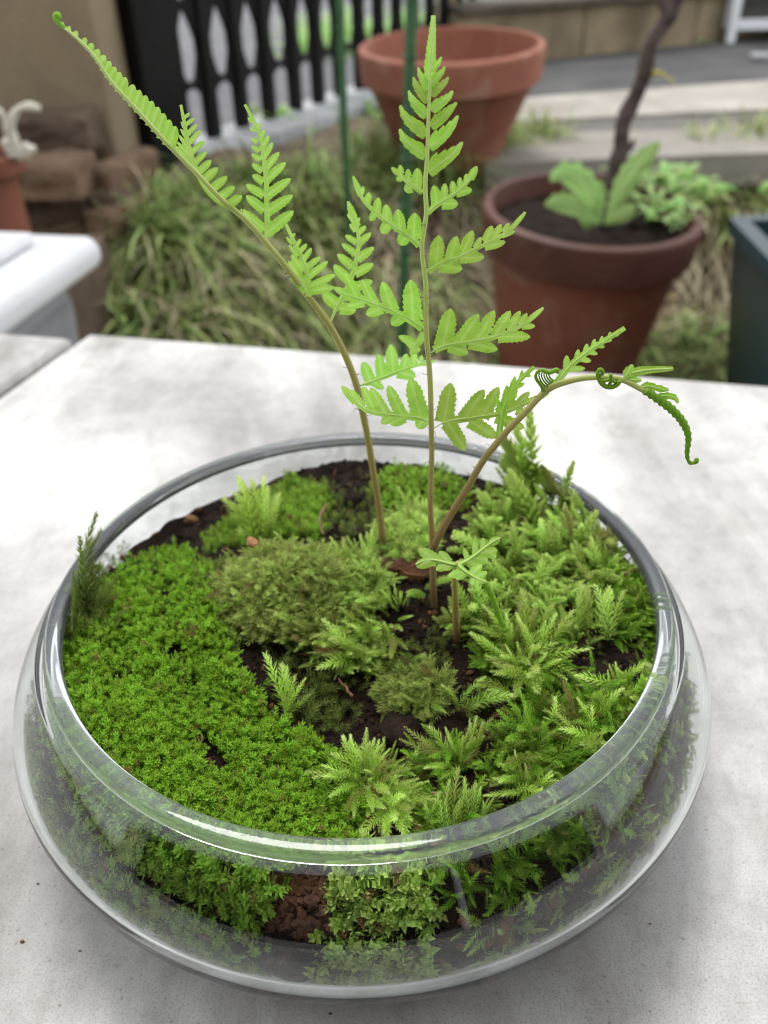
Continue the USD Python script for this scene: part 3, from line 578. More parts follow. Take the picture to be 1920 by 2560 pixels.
# ------------------------------------------------------------------ table
tc_, td_ = atz(222, 832, TZ), atz(1920, 962, TZ); e1 = (td_ - tc_)[:2]; e1 /= np.linalg.norm(e1)
tl_ = atz(0, 990, TZ); e2 = (tc_ - tl_)[:2]; e2 /= np.linalg.norm(e2)
def slab(name, corner, w, d, z, th, label, mt, parent):
    c = np.asarray(corner, float)
    pts = [c, c + e1 * w, c + e1 * w - e2 * d, c - e2 * d]
    s_ = shapely.geometry.polygon.orient(Polygon(pts).buffer(-.004).buffer(.004, quad_segs=6))
    top_poly = shapely.geometry.polygon.orient(s_.buffer(-.003))
    import manifold3d as m3
    A = m3.Manifold.extrude(m3.CrossSection([np.array(s_.exterior.coords)[:-1]]), th - .003)
    B = m3.Manifold.extrude(m3.CrossSection([np.array(top_poly.exterior.coords)[:-1]]), th)
    H = m3.Manifold.batch_hull([A, B]).to_mesh(); V, F = np.array(H.vert_properties[:, :3]), np.array(H.tri_verts)
    return obj(name, V + [0, 0, z - th], F, mt, parent, smooth=20, world=True)
tbl = thing('table', 'pale grey stone-topped garden table carrying the glass bowl', 'table', (tc_[0] + .3, tc_[1] - .4, 0))
slab('table_top', tc_[:2], 1.05, .75, TZ, .03, None, M['table'], tbl)
for a, b in ((.06, .06), (.95, .06), (.06, .66), (.95, .66)):
    q = tc_[:2] + e1 * a - e2 * b; v, f = rbox(.05, .05, TZ - .031, .004, 1); obj('leg', v + [q[0], q[1], .0], f, M['whitemetal'], tbl, smooth=40, world=True)
tb2 = thing('side_table', 'second pale stone table top set slightly lower at the left edge', 'table', (tc_[0] - .3, tc_[1] - .3, 0))
t2 = atz(207, 846, TZ - .007)[:2] - e1 * .003
slab('table_top', t2 - e1 * .62, .615, .75, TZ - .007, .028, None, M['table'], tb2)
for a, b in ((.06, .06), (.55, .06), (.06, .66), (.55, .66)):
    q = t2 - e1 * .62 + e1 * a - e2 * b; v, f = rbox(.05, .05, TZ - .0365, .004, 1); obj('leg', v + [q[0], q[1], .0], f, M['whitemetal'], tb2, smooth=40, world=True)

# ------------------------------------------------------------------ glass bowl
def bowl_profile():
    Rb, h1, H, n, mm_ = .1047, .0286, .0695, 2.15, 1.68
    a = np.linspace(.0, np.pi / 2, 34)[1:]
    lo = np.c_[Rb * np.sin(a) ** (2 / n), -h1 - (H - h1) * np.cos(a) ** (2 / n)]
    lo = np.vstack([[(.0005, -H), (.012, -H)], lo[lo[:, 0] > .02]])
    z = np.linspace(-h1, -.0042, 16)[1:]; u = (z + h1) / h1
    hi = np.c_[Rb - (Rb - .0885) * u ** mm_, z]
    out = np.vstack([lo, hi])
    q_ = np.linspace(-.7, math.pi + .5, 22); se = lambda v_: np.sign(v_) * np.abs(v_) ** .62
    lip = np.array([.0879, -.0022]) + np.c_[.0025 * se(np.cos(q_)), .0022 * se(np.sin(q_))]
    t_ = np.gradient(out, axis=0); t_ /= np.linalg.norm(t_, axis=1, keepdims=True); nn = np.c_[-t_[:, 1], t_[:, 0]]
    th = np.interp(out[:, 1], [-.0695, -.055, -.03, 0], [.0040, .0032, .0024, .0022])
    inn = out + nn * th[:, None]; inn[0, 0] = .0005; inn[0, 1] = inn[1, 1] = -.0695 + .0040
    inn = inn[inn[:, 1] < -.0046]
    return out, lip, inn[::-1]
out_, lip_, inn_ = bowl_profile()
prof = np.vstack([out_, lip_, inn_])
bw = thing('glass_bowl', 'round clear glass terrarium bowl with rolled rim on the pale table', 'bowl', (0, 0, TZ))
v, f = lathe(prof, 200, center=(0, 0, RZ))
isin = np.repeat(np.r_[np.zeros(len(out_)), np.zeros(len(lip_)), np.ones(len(inn_))], 200)
z = v[:, 2] - RZ; ang = np.arctan2(v[:, 1], v[:, 0])
side = .5 + .5 * np.cos(ang + .55)
fog = (np.abs(isin - .5) * 0 + isin) * np.clip((.06 + .34 * side) * sstep(-.054, -.0605, z) + .26 * side ** 4 * sstep(-.014, -.045, z)  + .10 * (.5 - .5 * np.cos(ang + .2)) ** 6 * sstep(-.01, -.05, z), 0, .9)
fog[len(out_) * 200:(len(out_) + len(lip_)) * 200] = 0.0
lipv = np.zeros(len(v)); lipv[len(out_) * 200:(len(out_) + len(lip_)) * 200] = .17
obj('bowl_glass', v + [0, 0, .0], f, M['glass'], bw, smooth=True, attrs={'fog': fog, 'lip': lipv}, world=True)

# ------------------------------------------------------------------ soil in the bowl
def h(x, y):
    """soil surface, relative to the rim"""
    x, y = np.asarray(x, float), np.asarray(y, float); r = np.hypot(x, y)
    z = -.0225 + 0 * x
    g = lambda cx, cy, s, a: a * np.exp(-((x - cx) ** 2 + (y - cy) ** 2) / (2 * s * s))
    z = z + g(-.008, .018, .034, .0105) + g(-.02, .0, .016, .003) + g(-.072, .0, .035, .009) + g(-.05, -.045, .03, .004) + g(.068, .01, .04, .0085) + g(.05, -.045, .03, .006)
    z = z + g(-.07, .055, .025, -.007) + g(0, .082, .04, .006) + g(.004, -.028, .013, -.0085) + g(-.022, -.022, .012, -.004) + g(.0, -.07, .02, -.002)
    z = z + .004 * np.clip((r - .05) / .04, 0, 1) - .004 * np.clip((r - .082) / .010, 0, 1) ** 2
    P = np.stack([x, y, 0 * x], -1)
    return z + (meshkit.fbm(P * 90, 4, 8) - .5) * .005
def surf(px, py, lift=0.0):
    px, py = np.asarray(px, float), np.asarray(py, float); z = np.full(px.shape, -.018)
    for _ in range(14):
        w = atz(px, py, RZ + z + lift); z = .5 * z + .5 * np.clip(h(w[..., 0], w[..., 1]), -.06, .01)
    w[..., 2] = RZ + h(w[..., 0], w[..., 1]); return w
SIDE = np.array([[.0955, -.0215], [.0982, -.0285], [.0980, -.0350], [.0950, -.0430], [.0890, -.0500], [.0800, -.0558], [.067, -.0600], [.045, -.0622], [.02, -.0628]])
na = 260; aa = np.arange(na) * 2 * np.pi / na
rows = []
for r in np.linspace(.0008, .0922, 112):
    X = r * np.cos(aa); Y = r * np.sin(aa); rows.append(np.c_[X, Y, h(X, Y)])
prev = rows[-1]
for (r0, z0) in smoothpath(SIDE, 34):
    P = np.c_[np.cos(aa) * 8, np.sin(aa) * 8, np.full(na, z0 * 200)]
    rr = r0 + (meshkit.fbm(P * 1.5, 3, 3) - .5) * .009 * sstep(-.0625, -.05, z0)
    rr = np.minimum(rr, np.interp(z0, inn_[::-1][:, 1], inn_[::-1][:, 0]) - .0008)
    rows.append(np.c_[rr * np.cos(aa), rr * np.sin(aa), np.full(na, z0)])
sv = np.vstack(rows); k = len(rows)
i_, j_ = np.meshgrid(np.arange(k - 1), np.arange(na), indexing='ij')
q = np.stack([i_ * na + j_, i_ * na + (j_ + 1) % na, (i_ + 1) * na + (j_ + 1) % na, (i_ + 1) * na + j_], -1).reshape(-1, 4)[:, ::-1]
sm = thing('soil_mound', 'dark crumbly soil mound filling the glass bowl under the moss', 'soil', (0, 0, RZ - .0625))
M['flank'] = mat('red_brown_soil', (.022, .010, .006), (.13, .055, .027), scale=110, rough=.9, bump=1.0, bscale=700, spec=.1, dist=.004)
KC = 118
q2 = np.vstack([q[:, [0, 1, 2]], q[:, [0, 2, 3]]]); rowmin = q2.min(1) // na
obj('soil_body', sv[:(KC + 1) * na] + [0, 0, RZ], q2[rowmin < KC], M['soil'], sm, smooth=True, world=True)
obj('lower_soil', sv[KC * na:] + [0, 0, RZ], q2[rowmin >= KC] - KC * na, M['flank'], sm, smooth=True, world=True)
def sidepoint(a, t):
    """point on the mound's flank: angle a, t 0 (shoulder) to 1 (bottom); also the outward direction"""
    sp_ = smoothpath(SIDE, 60); p = np.stack([np.interp(t, np.linspace(0, 1, 60), sp_[:, i]) for i in (0, 1)], -1)
    nrm = np.interp(t, [0, .2, .5, 1], [.35, .05, -.6, -1.2])
    P = np.stack([p[..., 0] * np.cos(a), p[..., 0] * np.sin(a), RZ + p[..., 1]], -1)
    N = np.stack([np.cos(a), np.sin(a), nrm], -1); return P, N / np.linalg.norm(N, axis=-1, keepdims=True)
ico = trimesh.creation.icosphere(0, 1.0); ico1 = trimesh.creation.icosphere(1, 1.0)
def rotm(n):
    q_ = RNG.normal(0, 1, (n, 4)); q_ /= np.linalg.norm(q_, axis=1, keepdims=True); w, x, y, z = q_.T
    return np.stack([1 - 2 * (y * y + z * z), 2 * (x * y - z * w), 2 * (x * z + y * w), 2 * (x * y + z * w), 1 - 2 * (x * x + z * z), 2 * (y * z - x * w), 2 * (x * z - y * w), 2 * (y * z + x * w), 1 - 2 * (x * x + y * y)], -1).reshape(n, 3, 3)
def scatter(tv, tf, pos, rot, sc):
    V = np.einsum('mij,nj->mni', rot, tv) * sc[:, None, None] + pos[:, None, :]
    F = tf[None] + (np.arange(len(pos)) * len(tv))[:, None, None]
    return V.reshape(-1, 3), F.reshape(-1, 3)
def crumbs(pos, smin, smax, mt, parent, name):
    n = len(pos); tv = np.array(ico.vertices) * [1, .8, .65]
    V, F = scatter(tv, np.array(ico.faces), pos, rotm(n), smin + (smax - smin) * RNG.random(n) ** 3)
    V = V + (meshkit.noise(V * 900, 2)[:, None] - .5) * .0004
    obj(name, V, F, mt, parent, world=True, kind='stuff')
n = 5200; r = .089 * np.sqrt(RNG.random(n)); a = RNG.uniform(0, 2 * np.pi, n); X, Y = r * np.cos(a), r * np.sin(a)
crumbs(np.c_[X, Y, RZ + h(X, Y) + .0002], .0003, .0016, M['soil'], sm, 'dark_crumbs')
n = 1500; r = .089 * np.sqrt(RNG.random(n)); a = RNG.uniform(0, 2 * np.pi, n); X, Y = r * np.cos(a), r * np.sin(a)
crumbs(np.c_[X, Y, RZ + h(X, Y) + .0003], .0003, .0013, M['crumb'], sm, 'brown_crumbs')
a = RNG.uniform(0, 2 * np.pi, 5000); p, nn = sidepoint(a, RNG.uniform(0, .85, 5000)); crumbs(p - nn * .0004, .0004, .0019, M['crumb'], sm, 'flank_crumbs')
a = np.radians(RNG.uniform(235, 320, 1600)); p, nn = sidepoint(a, RNG.uniform(-.0, .75, 1600)); crumbs(p - nn * .0006, .0008, .0030, M['crumb'], sm, 'coarse_crumbs')
n = 700; a = np.radians(RNG.uniform(250, 268, n)); r = RNG.uniform(.078, .095, n); X, Y = r * np.cos(a), r * np.sin(a); crumbs(np.c_[X, Y, RZ + h(X, Y)], .0006, .0024, M['crumb'], sm, 'slope_crumbs')

# ------------------------------------------------------------------ moss
GA = math.pi * (3 - math.sqrt(5))
def leaf_kite(L, w, cup=.15):
    """leaf along +x, four points"""
    return np.array([[0, 0, 0], [.45 * L, w / 2, cup * L * .3], [L, 0, cup * L], [.45 * L, -w / 2, cup * L * .3], [.5 * L, 0, -.06 * L]]), np.array([[0, 4, 1], [4, 2, 1], [0, 3, 4], [3, 2, 4]])
def leaf2(L, w, cup=.1):
    return np.array([[0, 0, 0], [.4 * L, w / 2, cup * L * .3], [L, 0, cup * L], [.4 * L, -w / 2, cup * L * .3]]), np.array([[0, 2, 1], [0, 3, 2]])
def shoot(n=14, H=1.0, L=.35, w=.12, droop=.2, tip=.5, bend=.15, fine=True):
    """upright moss shoot, unit height: leaves in a spiral, crowded and spreading at the tip"""
    V, F, T = [], [], []; c = 0
    for i in range(n):
        s = (i + .5) / n; z = H * s ** .8; a = i * GA; Lk = L * (.75 + .5 * s) * (1 - .45 * max(0, s - .8) / .2)
        lv, lf = leaf2(Lk, w, .25) if fine else leaf_kite(Lk, w, .25); e = (.25 + .9 * s ** 2) * (1 - tip) + tip * .55
        R = trimesh.transformations.euler_matrix(0, -e, a)[:3, :3]
        lv = lv @ R.T + [bend * s * s, 0, z]; V.append(lv); F.append(lf + c); c += len(lv)
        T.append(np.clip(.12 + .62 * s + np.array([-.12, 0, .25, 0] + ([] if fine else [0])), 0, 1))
    return np.vstack(V), np.vstack(F), np.concatenate(T)
def feather(n=20, L=1.0, l0=.30, w=.06, rows=3, arch=.3, spread=1.0, side=0):
    """feathery moss shoot lying along +x and arching up: narrow leaves crowded round the axis"""
    V, F, T = [], [], []; c = 0
    for i in range(n):
        s = (i + .5) / n; ax = np.array([L * s, 0, arch * L * s * (1 - .55 * s)]); sl = math.atan2(arch * (1 - 1.1 * s), 1)
        for k_ in range(rows):
            a = (k_ + (.5 if i % 2 else 0)) / rows * 2 * math.pi + RNG.normal(0, .15)
            lk = l0 * (.55 + .6 * math.sin(math.pi * min(1, s * .85 + .12))) * (1 - .35 * s ** 3) * RNG.uniform(.85, 1.15)
            lv, lf = leaf2(lk, w * RNG.uniform(.8, 1.2), .12)
            op = spread * (.95 - .5 * s) * RNG.uniform(.8, 1.15)
            R = trimesh.transformations.rotation_matrix(a, [1, 0, 0])[:3, :3] @ trimesh.transformations.rotation_matrix(-op, [0, 1, 0])[:3, :3]
            R = trimesh.transformations.rotation_matrix(-sl, [0, 1, 0])[:3, :3] @ R
            V.append(lv @ R.T + ax); F.append(lf + c); c += len(lv)
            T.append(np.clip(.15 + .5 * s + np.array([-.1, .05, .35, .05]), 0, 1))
    return np.vstack(V), np.vstack(F), np.concatenate(T)
def frames(d, spin):
    """rotations that take +z to d, after a spin about z"""
    d = d / np.linalg.norm(d, axis=1, keepdims=True); ref = np.where(np.abs(d[:, :1]) < .9, [[1., 0, 0]], [[0, 1., 0]])
    x = ref - d * (ref * d).sum(1, keepdims=True); x /= np.linalg.norm(x, axis=1, keepdims=True); y = np.cross(d, x)
    c, s = np.cos(spin)[:, None], np.sin(spin)[:, None]; x, y = c * x + s * y, -s * x + c * y
    return np.stack([x, y, d], -1)
def framesx(d, upv):
    d = d / np.linalg.norm(d, axis=1, keepdims=True); y = np.cross(upv, d); y /= np.linalg.norm(y, axis=1, keepdims=True) + 1e-9; z = np.cross(d, y)
    return np.stack([d, y, z], -1)
SH = [shoot(22, 1, .25, .085, tip=.55), shoot(20, 1, .28, .09, tip=.4, bend=.3), shoot(24, 1, .23, .08, tip=.6, bend=-.15)]
SF = [shoot(26, 1, .36, .042, tip=.35), shoot(28, 1, .33, .038, tip=.5, bend=.3), shoot(24, 1, .40, .04, tip=.2, bend=.2)]   # fine needles
SB = [shoot(12, 1, .50, .25, tip=.6, fine=False), shoot(11, 1, .55, .28, tip=.75, bend=.2, fine=False)]                            # broad leaflets
FE = [feather(20, 1, .17, .034, 4, .35), feather(18, 1, .20, .036, 4, .6), feather(22, 1, .15, .032, 4, .15), feather(20, 1, .19, .034, 4, .5)]
FB = [feather(16, 1, .21, .085, 4, .4), feather(18, 1, .19, .08, 4, .6)]                                   # plump, pale
def polypts(px, n, lift=.004):
    P = Polygon(px); x0, y0, x1, y1 = P.bounds; o = np.zeros((0, 2))
    while len(o) < n:
        q_ = np.c_[RNG.uniform(x0, x1, 3 * n), RNG.uniform(y0, y1, 3 * n)]; o = np.vstack([o, q_[shapely.contains_xy(P, q_[:, 0], q_[:, 1])]])
    w = surf(o[:n, 0], o[:n, 1], lift); return w[np.hypot(w[:, 0], w[:, 1]) < .0918]
def inside(V, slack=.0012):
    """keep the moss off the glass: pull every point inside the bowl's inner wall"""
    r = np.hypot(V[:, 0], V[:, 1]); z = V[:, 2] - RZ
    lim = np.interp(z, inn_[::-1][:, 1], inn_[::-1][:, 0]) - slack; lim = np.where(z > -.004, .0835, lim)
    s_ = np.minimum(1, lim / np.maximum(r, 1e-9)); V = V.copy(); V[:, :2] *= s_[:, None]; return V
def build_tuft(tmpl, pos, dirs, size, lying=False, vary=.3, rnd=None):
    n = len(pos); which = RNG.integers(0, len(tmpl), n); Vs, Fs, Ts, Rs, c = [], [], [], [], 0
    sz = size * RNG.uniform(1 - vary, 1 + vary, n) * (.45 + 1.1 * meshkit.fbm(pos * 170, 2, 9)); rr = RNG.random(n) if rnd is None else rnd
    for k_, (tv, tf, tt) in enumerate(tmpl):
        m_ = np.where(which == k_)[0]
        if not len(m_): continue
        R = framesx(dirs[m_], np.tile([0, 0, 1.], (len(m_), 1))) if lying else frames(dirs[m_], RNG.uniform(0, 6.28, len(m_)))
        V, F = scatter(tv, tf, pos[m_], R, sz[m_]); Vs.append(V); Fs.append(F + c); c += len(V)
        Ts.append(np.tile(tt, len(m_))); Rs.append(np.repeat(rr[m_], len(tv)))
    return np.vstack(Vs), np.vstack(Fs), np.concatenate(Ts), np.concatenate(Rs)
def gradn(w, e=.002):
    x, y = w[:, 0], w[:, 1]
    return np.c_[-(h(x + e, y) - h(x - e, y)) / (2 * e), -(h(x, y + e) - h(x, y - e)) / (2 * e), np.ones(len(x))]
def moss(name, label, pts, tmpl, size, mt, lean=(0, 0, 0), jitter=.35, sink=.0008, dome=0, mix=0):
    """one patch: the shoots, too many to count, are one part; the larger fronds are parts of their own"""
    if dome > .003: pts = pts[meshkit.fbm(pts * [170, 170, 0] + [1, 4, 0], 3, 22) > .40]
    if tmpl is FE or tmpl is FB or tmpl is SH:
        pts = pts[meshkit.fbm(pts * [150, 150, 0] + [3, 7, 0], 3, 21) > (.46 if tmpl is not SH else .31)]
    t_ = thing(name, label, 'moss', pts.mean(0))
    pos = pts.copy(); cen_ = pts.mean(0); nrm = gradn(pts) * [.5, .5, 1]
    if dome:
        d2 = np.linalg.norm((pts - cen_)[:, :2], axis=1); rad_ = np.percentile(d2, 97); u = np.clip(d2 / rad_, 0, 1)
        pos[:, 2] += dome * np.sqrt(np.clip(1 - u ** 2, 0, 1)) - dome * .15 + (meshkit.fbm(pts * 260, 3, 6) - .5) * dome * .55
        nrm[:, :2] += (pts - cen_)[:, :2] / rad_ * .9
        # the cushion's own body
        q_ = lathe([(rad_ * math.sin(b) * .95, dome * math.cos(b) * .92) for b in np.linspace(.02, 1.75, 14)], 40)
        v_ = q_[0] * [1, 1, .93] + cen_ - [0, 0, dome * .15]
        v_[:, 2] += h(v_[:, 0], v_[:, 1]) - h(cen_[0], cen_[1])
        obj('cushion', v_, q_[1], M['soil'], t_, smooth=True, world=True)
    d = nrm + np.asarray(lean) + RNG.normal(0, jitter, pos.shape)
    d[:, 2] = np.maximum(d[:, 2], .25)
    V, F, T, R = build_tuft(tmpl, pos - [0, 0, sink], d, size)
    if tmpl is FE or tmpl is FB or mix:
        k_ = RNG.choice(len(pts), max(1, int(len(pts) * (mix or .55)))); a_ = RNG.uniform(0, 6.283, len(k_)); p2 = pos[k_] + np.c_[RNG.normal(0, .0012, (len(k_), 2)), RNG.uniform(.0, .0030, len(k_))]
        d2 = np.c_[np.cos(a_), np.sin(a_), RNG.uniform(-.15, .75, len(k_))] + np.asarray(lean)
        V2, F2, T2, R2 = build_tuft(FB if tmpl is FB else FE, p2, d2, size * 1.15, lying=True, vary=.4); F = np.vstack([F, F2 + len(V)]); V = np.vstack([V, V2]); T = np.r_[T, T2]; R = np.r_[R, R2]
    obj('shoots', inside(V), F, mt, t_, attrs={'tone': T, 'rnd': R}, world=True, kind='stuff')
    return t_
def frond_parts(t_, mt, specs, size, lift=.003, tmpl=None):
    """specs: (x, y, toward x, toward y) in photograph pixels: each becomes a frond of its own"""
    tmpl = tmpl or FE
    for (x0, y0, x1, y1) in specs:
        a, b = surf(np.array([x0, x1]), np.array([y0, y1]), lift)
        d = b - a; L = np.linalg.norm(d[:2]); d[2] = L * RNG.uniform(.15, .4)
        a[2] += lift * .5
        k_ = 3; aa_ = a[None] + np.r_[[[0, 0, 0]], RNG.normal(0, .0010, (k_ - 1, 3))]; dd_ = d[None] * np.r_[[[1.]], RNG.uniform(.6, .9, (k_ - 1, 1))] + np.r_[[[0, 0, 0]], RNG.normal(0, L * .28, (k_ - 1, 3))]
        V, F, T, R = build_tuft(tmpl, aa_, dd_, L * size, lying=True, vary=.15)
        obj('frond', inside(V), F, mt, t_, attrs={'tone': T, 'rnd': R}, world=True)
def radial(cx, cy, n, r0, r1, a0=0, a1=360, jit=18, sy=.62):
    out = []
    for k_ in range(n):
        a = math.radians(a0 + (a1 - a0) * (k_ + .5) / n + RNG.normal(0, 8)); q0 = r0 * RNG.uniform(.3, 1); q1 = r1 * RNG.uniform(.75, 1.15)
        ox, oy = RNG.normal(0, jit, 2)
        out.append((cx + ox + q0 * math.cos(a), cy + oy - q0 * math.sin(a) * sy, cx + ox + q1 * math.cos(a), cy + oy - q1 * math.sin(a) * sy))
    return out
N_ = lambda s_: int(s_)
# 1 the bright carpet at the left
car = [(300, 1400), (420, 1352), (480, 1362), (540, 1420), (520, 1480), (565, 1560), (590, 1660), (640, 1760), (760, 1830), (860, 1890), (905, 1990), (900, 2080), (860, 2130), (700, 2160), (560, 2150), (400, 2090), (250, 1990), (120, 1850), (95, 1700), (115, 1620), (170, 1540), (215, 1470)]
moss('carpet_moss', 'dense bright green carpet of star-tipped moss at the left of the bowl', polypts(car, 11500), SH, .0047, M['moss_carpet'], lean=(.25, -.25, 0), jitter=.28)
moss('carpet_moss', 'thin dark green low moss between the bright carpet and the bare soil', polypts([(470, 1370), (600, 1400), (570, 1500), (600, 1600), (560, 1640), (520, 1500), (490, 1430)], 420), SH, .0042, M['moss_dull'], jitter=.4)
# wiry stems at the left edge of the carpet
t_ = moss('wiry_moss', 'wiry brown-green moss stems standing at the left inner rim', polypts([(165, 1500), (240, 1440), (290, 1480), (250, 1560), (170, 1620), (150, 1560)], 90), SF, .0075, M['moss_dull'], jitter=.35)
frond_parts(t_, M['moss_dull'], [(200, 1520, 195, 1430), (215, 1520, 245, 1440), (190, 1560, 165, 1490), (230, 1540, 262, 1480), (250, 1570, 300, 1520), (170, 1600, 158, 1530)], 1.15, .006)
# 2 the cushion
moss('cushion_moss', 'rounded olive green cushion moss left of the fern stems', polypts([(560, 1450), (600, 1370), (700, 1335), (820, 1350), (860, 1420), (840, 1510), (740, 1560), (620, 1560), (565, 1510)], 2300, .006), SF, .0042, M['moss_olive'], jitter=.6, dome=.0048, mix=.35)
# 3 bright fan in front of the cushion
t_ = moss('feather_moss', 'bright yellow-green feathery moss fan in front of the cushion', polypts([(770, 1580), (850, 1560), (950, 1560), (980, 1610), (920, 1660), (820, 1650)], 260), SF, .005, M['moss_bright'], jitter=.5, mix=.7)
frond_parts(t_, M['moss_bright'], [(900, 1600, 800, 1570), (890, 1610, 775, 1600), (895, 1625, 780, 1630), (910, 1630, 800, 1650), (940, 1620, 860, 1655), (960, 1610, 930, 1660), (980, 1580, 985, 1640), (900, 1590, 810, 1555), (930, 1575, 860, 1545), (960, 1560, 900, 1530), (985, 1545, 1010, 1590), (985, 1500, 950, 1460), (970, 1500, 930, 1480), (1000, 1490, 1000, 1450), (1005, 1495, 1030, 1470)], 1.2, .007)
t_ = moss('feather_moss', 'olive feathery moss sprays spilling from the cushion towards the viewer', polypts([(630, 1520), (760, 1500), (860, 1520), (840, 1580), (720, 1600), (640, 1560)], 320), SF, .0045, M['moss_olive'], jitter=.5, mix=.6)
frond_parts(t_, M['moss_olive'], [(740, 1540, 650, 1520), (740, 1550, 660, 1540), (760, 1535, 695, 1500), (800, 1530, 740, 1500), (830, 1525, 770, 1490), (770, 1570, 700, 1590), (740, 1580, 690, 1620), (800, 1570, 760, 1610), (620, 1520, 580, 1560), (640, 1530, 590, 1500)], 1.2, .006)
# 4 round the stems
t_ = moss('feather_moss', 'pale green feathery moss at the foot of the left fern stem', polypts([(840, 1380), (930, 1370), (960, 1430), (930, 1520), (860, 1540), (820, 1480), (780, 1400)], 420), SF, .0048, M['moss_pale'], jitter=.5, mix=.6)
frond_parts(t_, M['moss_pale'], [(900, 1430, 850, 1400), (920, 1400, 900, 1350), (930, 1390, 930, 1340), (900, 1470, 840, 1450), (900, 1490, 850, 1500), (930, 1490, 890, 1540), (870, 1400, 850, 1350)], 1.2, .005)
# 5 back left
moss('bank_moss', 'mid green moss bank at the back left below the rim', polypts([(560, 1300), (640, 1240), (730, 1195), (800, 1200), (830, 1250), (800, 1330), (700, 1330), (640, 1350), (560, 1350), (510, 1370), (510, 1330)], 950), SF, .0050, M['moss_deep'], jitter=.4)
t_ = moss('bank_moss', 'short bright green moss tuft with feather tips by the back left edge', polypts([(600, 1280), (660, 1260), (680, 1310), (630, 1340)], 90), SF, .005, M['moss_bright'], jitter=.4)
frond_parts(t_, M['moss_bright'], [(650, 1320, 640, 1270), (660, 1325, 668, 1275), (640, 1330, 610, 1285), (670, 1330, 695, 1290)], 1.1, .005)
# 6 back, behind the stems
moss('clump_moss', 'compact vivid green moss clump at the very back of the bowl', polypts([(945, 1190), (990, 1160), (1080, 1155), (1150, 1190), (1160, 1240), (1080, 1270), (960, 1260)], 900, .004), SH, .0042, M['moss_deep'], jitter=.5, dome=.0025)
moss('clump_moss', 'small green moss clump between the left and middle fern stems', polypts([(970, 1310), (1010, 1275), (1070, 1280), (1075, 1350), (1020, 1390), (960, 1360)], 420), SF, .0055, M['moss_pale'], jitter=.55, dome=.0018, mix=.4)
moss('clump_moss', 'dark thin moss on the soil behind the left fern stem', polypts([(820, 1210), (940, 1210), (950, 1300), (850, 1340)], 150), SF, .004, M['moss_dull'], jitter=.5)
# 8 pale fluffy at the right
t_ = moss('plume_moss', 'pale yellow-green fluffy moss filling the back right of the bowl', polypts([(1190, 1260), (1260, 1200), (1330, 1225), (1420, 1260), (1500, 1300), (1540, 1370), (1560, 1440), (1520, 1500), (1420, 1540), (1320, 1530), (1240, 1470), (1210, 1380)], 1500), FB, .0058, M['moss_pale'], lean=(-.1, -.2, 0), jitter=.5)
sp_ = [(x_ + RNG.normal(0, 10), y_ + RNG.normal(0, 8)) for y_ in range(1230, 1520, 42) for x_ in range(1200, 1580, 52) if 1215 < x_ + (y_ - 1230) * .1 and Polygon([(1190, 1260), (1260, 1190), (1420, 1245), (1520, 1310), (1570, 1430), (1520, 1510), (1320, 1530), (1220, 1440)]).contains(Point(x_, y_))]
frond_parts(t_, M['moss_pale'], [(x_, y_, x_ + RNG.normal(-18, 30), y_ - RNG.uniform(10, 45)) for x_, y_ in sp_] + [(1325, 1240, 1331, 1172), (1312, 1250, 1315, 1200)], 1.25, .004, FB)
# 9 right edge, darker
moss('bank_moss', 'deep green moss along the right inner rim', polypts([(1500, 1400), (1590, 1390), (1650, 1480), (1680, 1600), (1670, 1720), (1600, 1760), (1560, 1660), (1480, 1560), (1470, 1480)], 1300), FE, .0054, M['moss_deep'], jitter=.5)
# 10 vivid clump before the small fern
t_ = moss('feather_moss', 'vivid green feathery moss clump right of the small curled fern', polypts([(1200, 1560), (1290, 1540), (1380, 1590), (1400, 1680), (1310, 1730), (1220, 1690)], 520), FE, .0052, M['moss_deep'], jitter=.5)
frond_parts(t_, M['moss_bright'], radial(1300, 1640, 17, 20, 115, -20, 330, 22) + [(1270, 1600, 1262, 1530), (1290, 1600, 1300, 1525), (1320, 1600, 1340, 1520), (1345, 1620, 1385, 1560), (1350, 1650, 1420, 1640), (1300, 1670, 1290, 1750), (1330, 1670, 1345, 1745)], 1.15, .007)
t_ = moss('feather_moss', 'yellowish fine moss between small fern and right rim', polypts([(1300, 1440), (1450, 1450), (1530, 1540), (1500, 1620), (1400, 1600), (1300, 1530)], 700), FE, .0050, M['moss_pale'], jitter=.5)
frond_parts(t_, M['moss_pale'], [(1440, 1580, 1400, 1520), (1470, 1590, 1465, 1520), (1490, 1590, 1510, 1530), (1520, 1590, 1545, 1540), (1400, 1560, 1370, 1510), (1350, 1540, 1320, 1500), (1450, 1500, 1410, 1470), (1560, 1520, 1600, 1490)], 1.2, .005)
t_ = moss('feather_moss', 'star-leaved pale moss just behind the small fern stalk', polypts([(1140, 1500), (1210, 1480), (1260, 1540), (1200, 1590), (1150, 1560)], 110), FB, .0065, M['moss_pale'], jitter=.6)
frond_parts(t_, M['moss_pale'], [(1180, 1530, 1150, 1490), (1190, 1540, 1200, 1490), (1200, 1550, 1240, 1530), (1050, 1460, 1020, 1475), (1060, 1455, 1110, 1450)], 1.25, .006, FB)
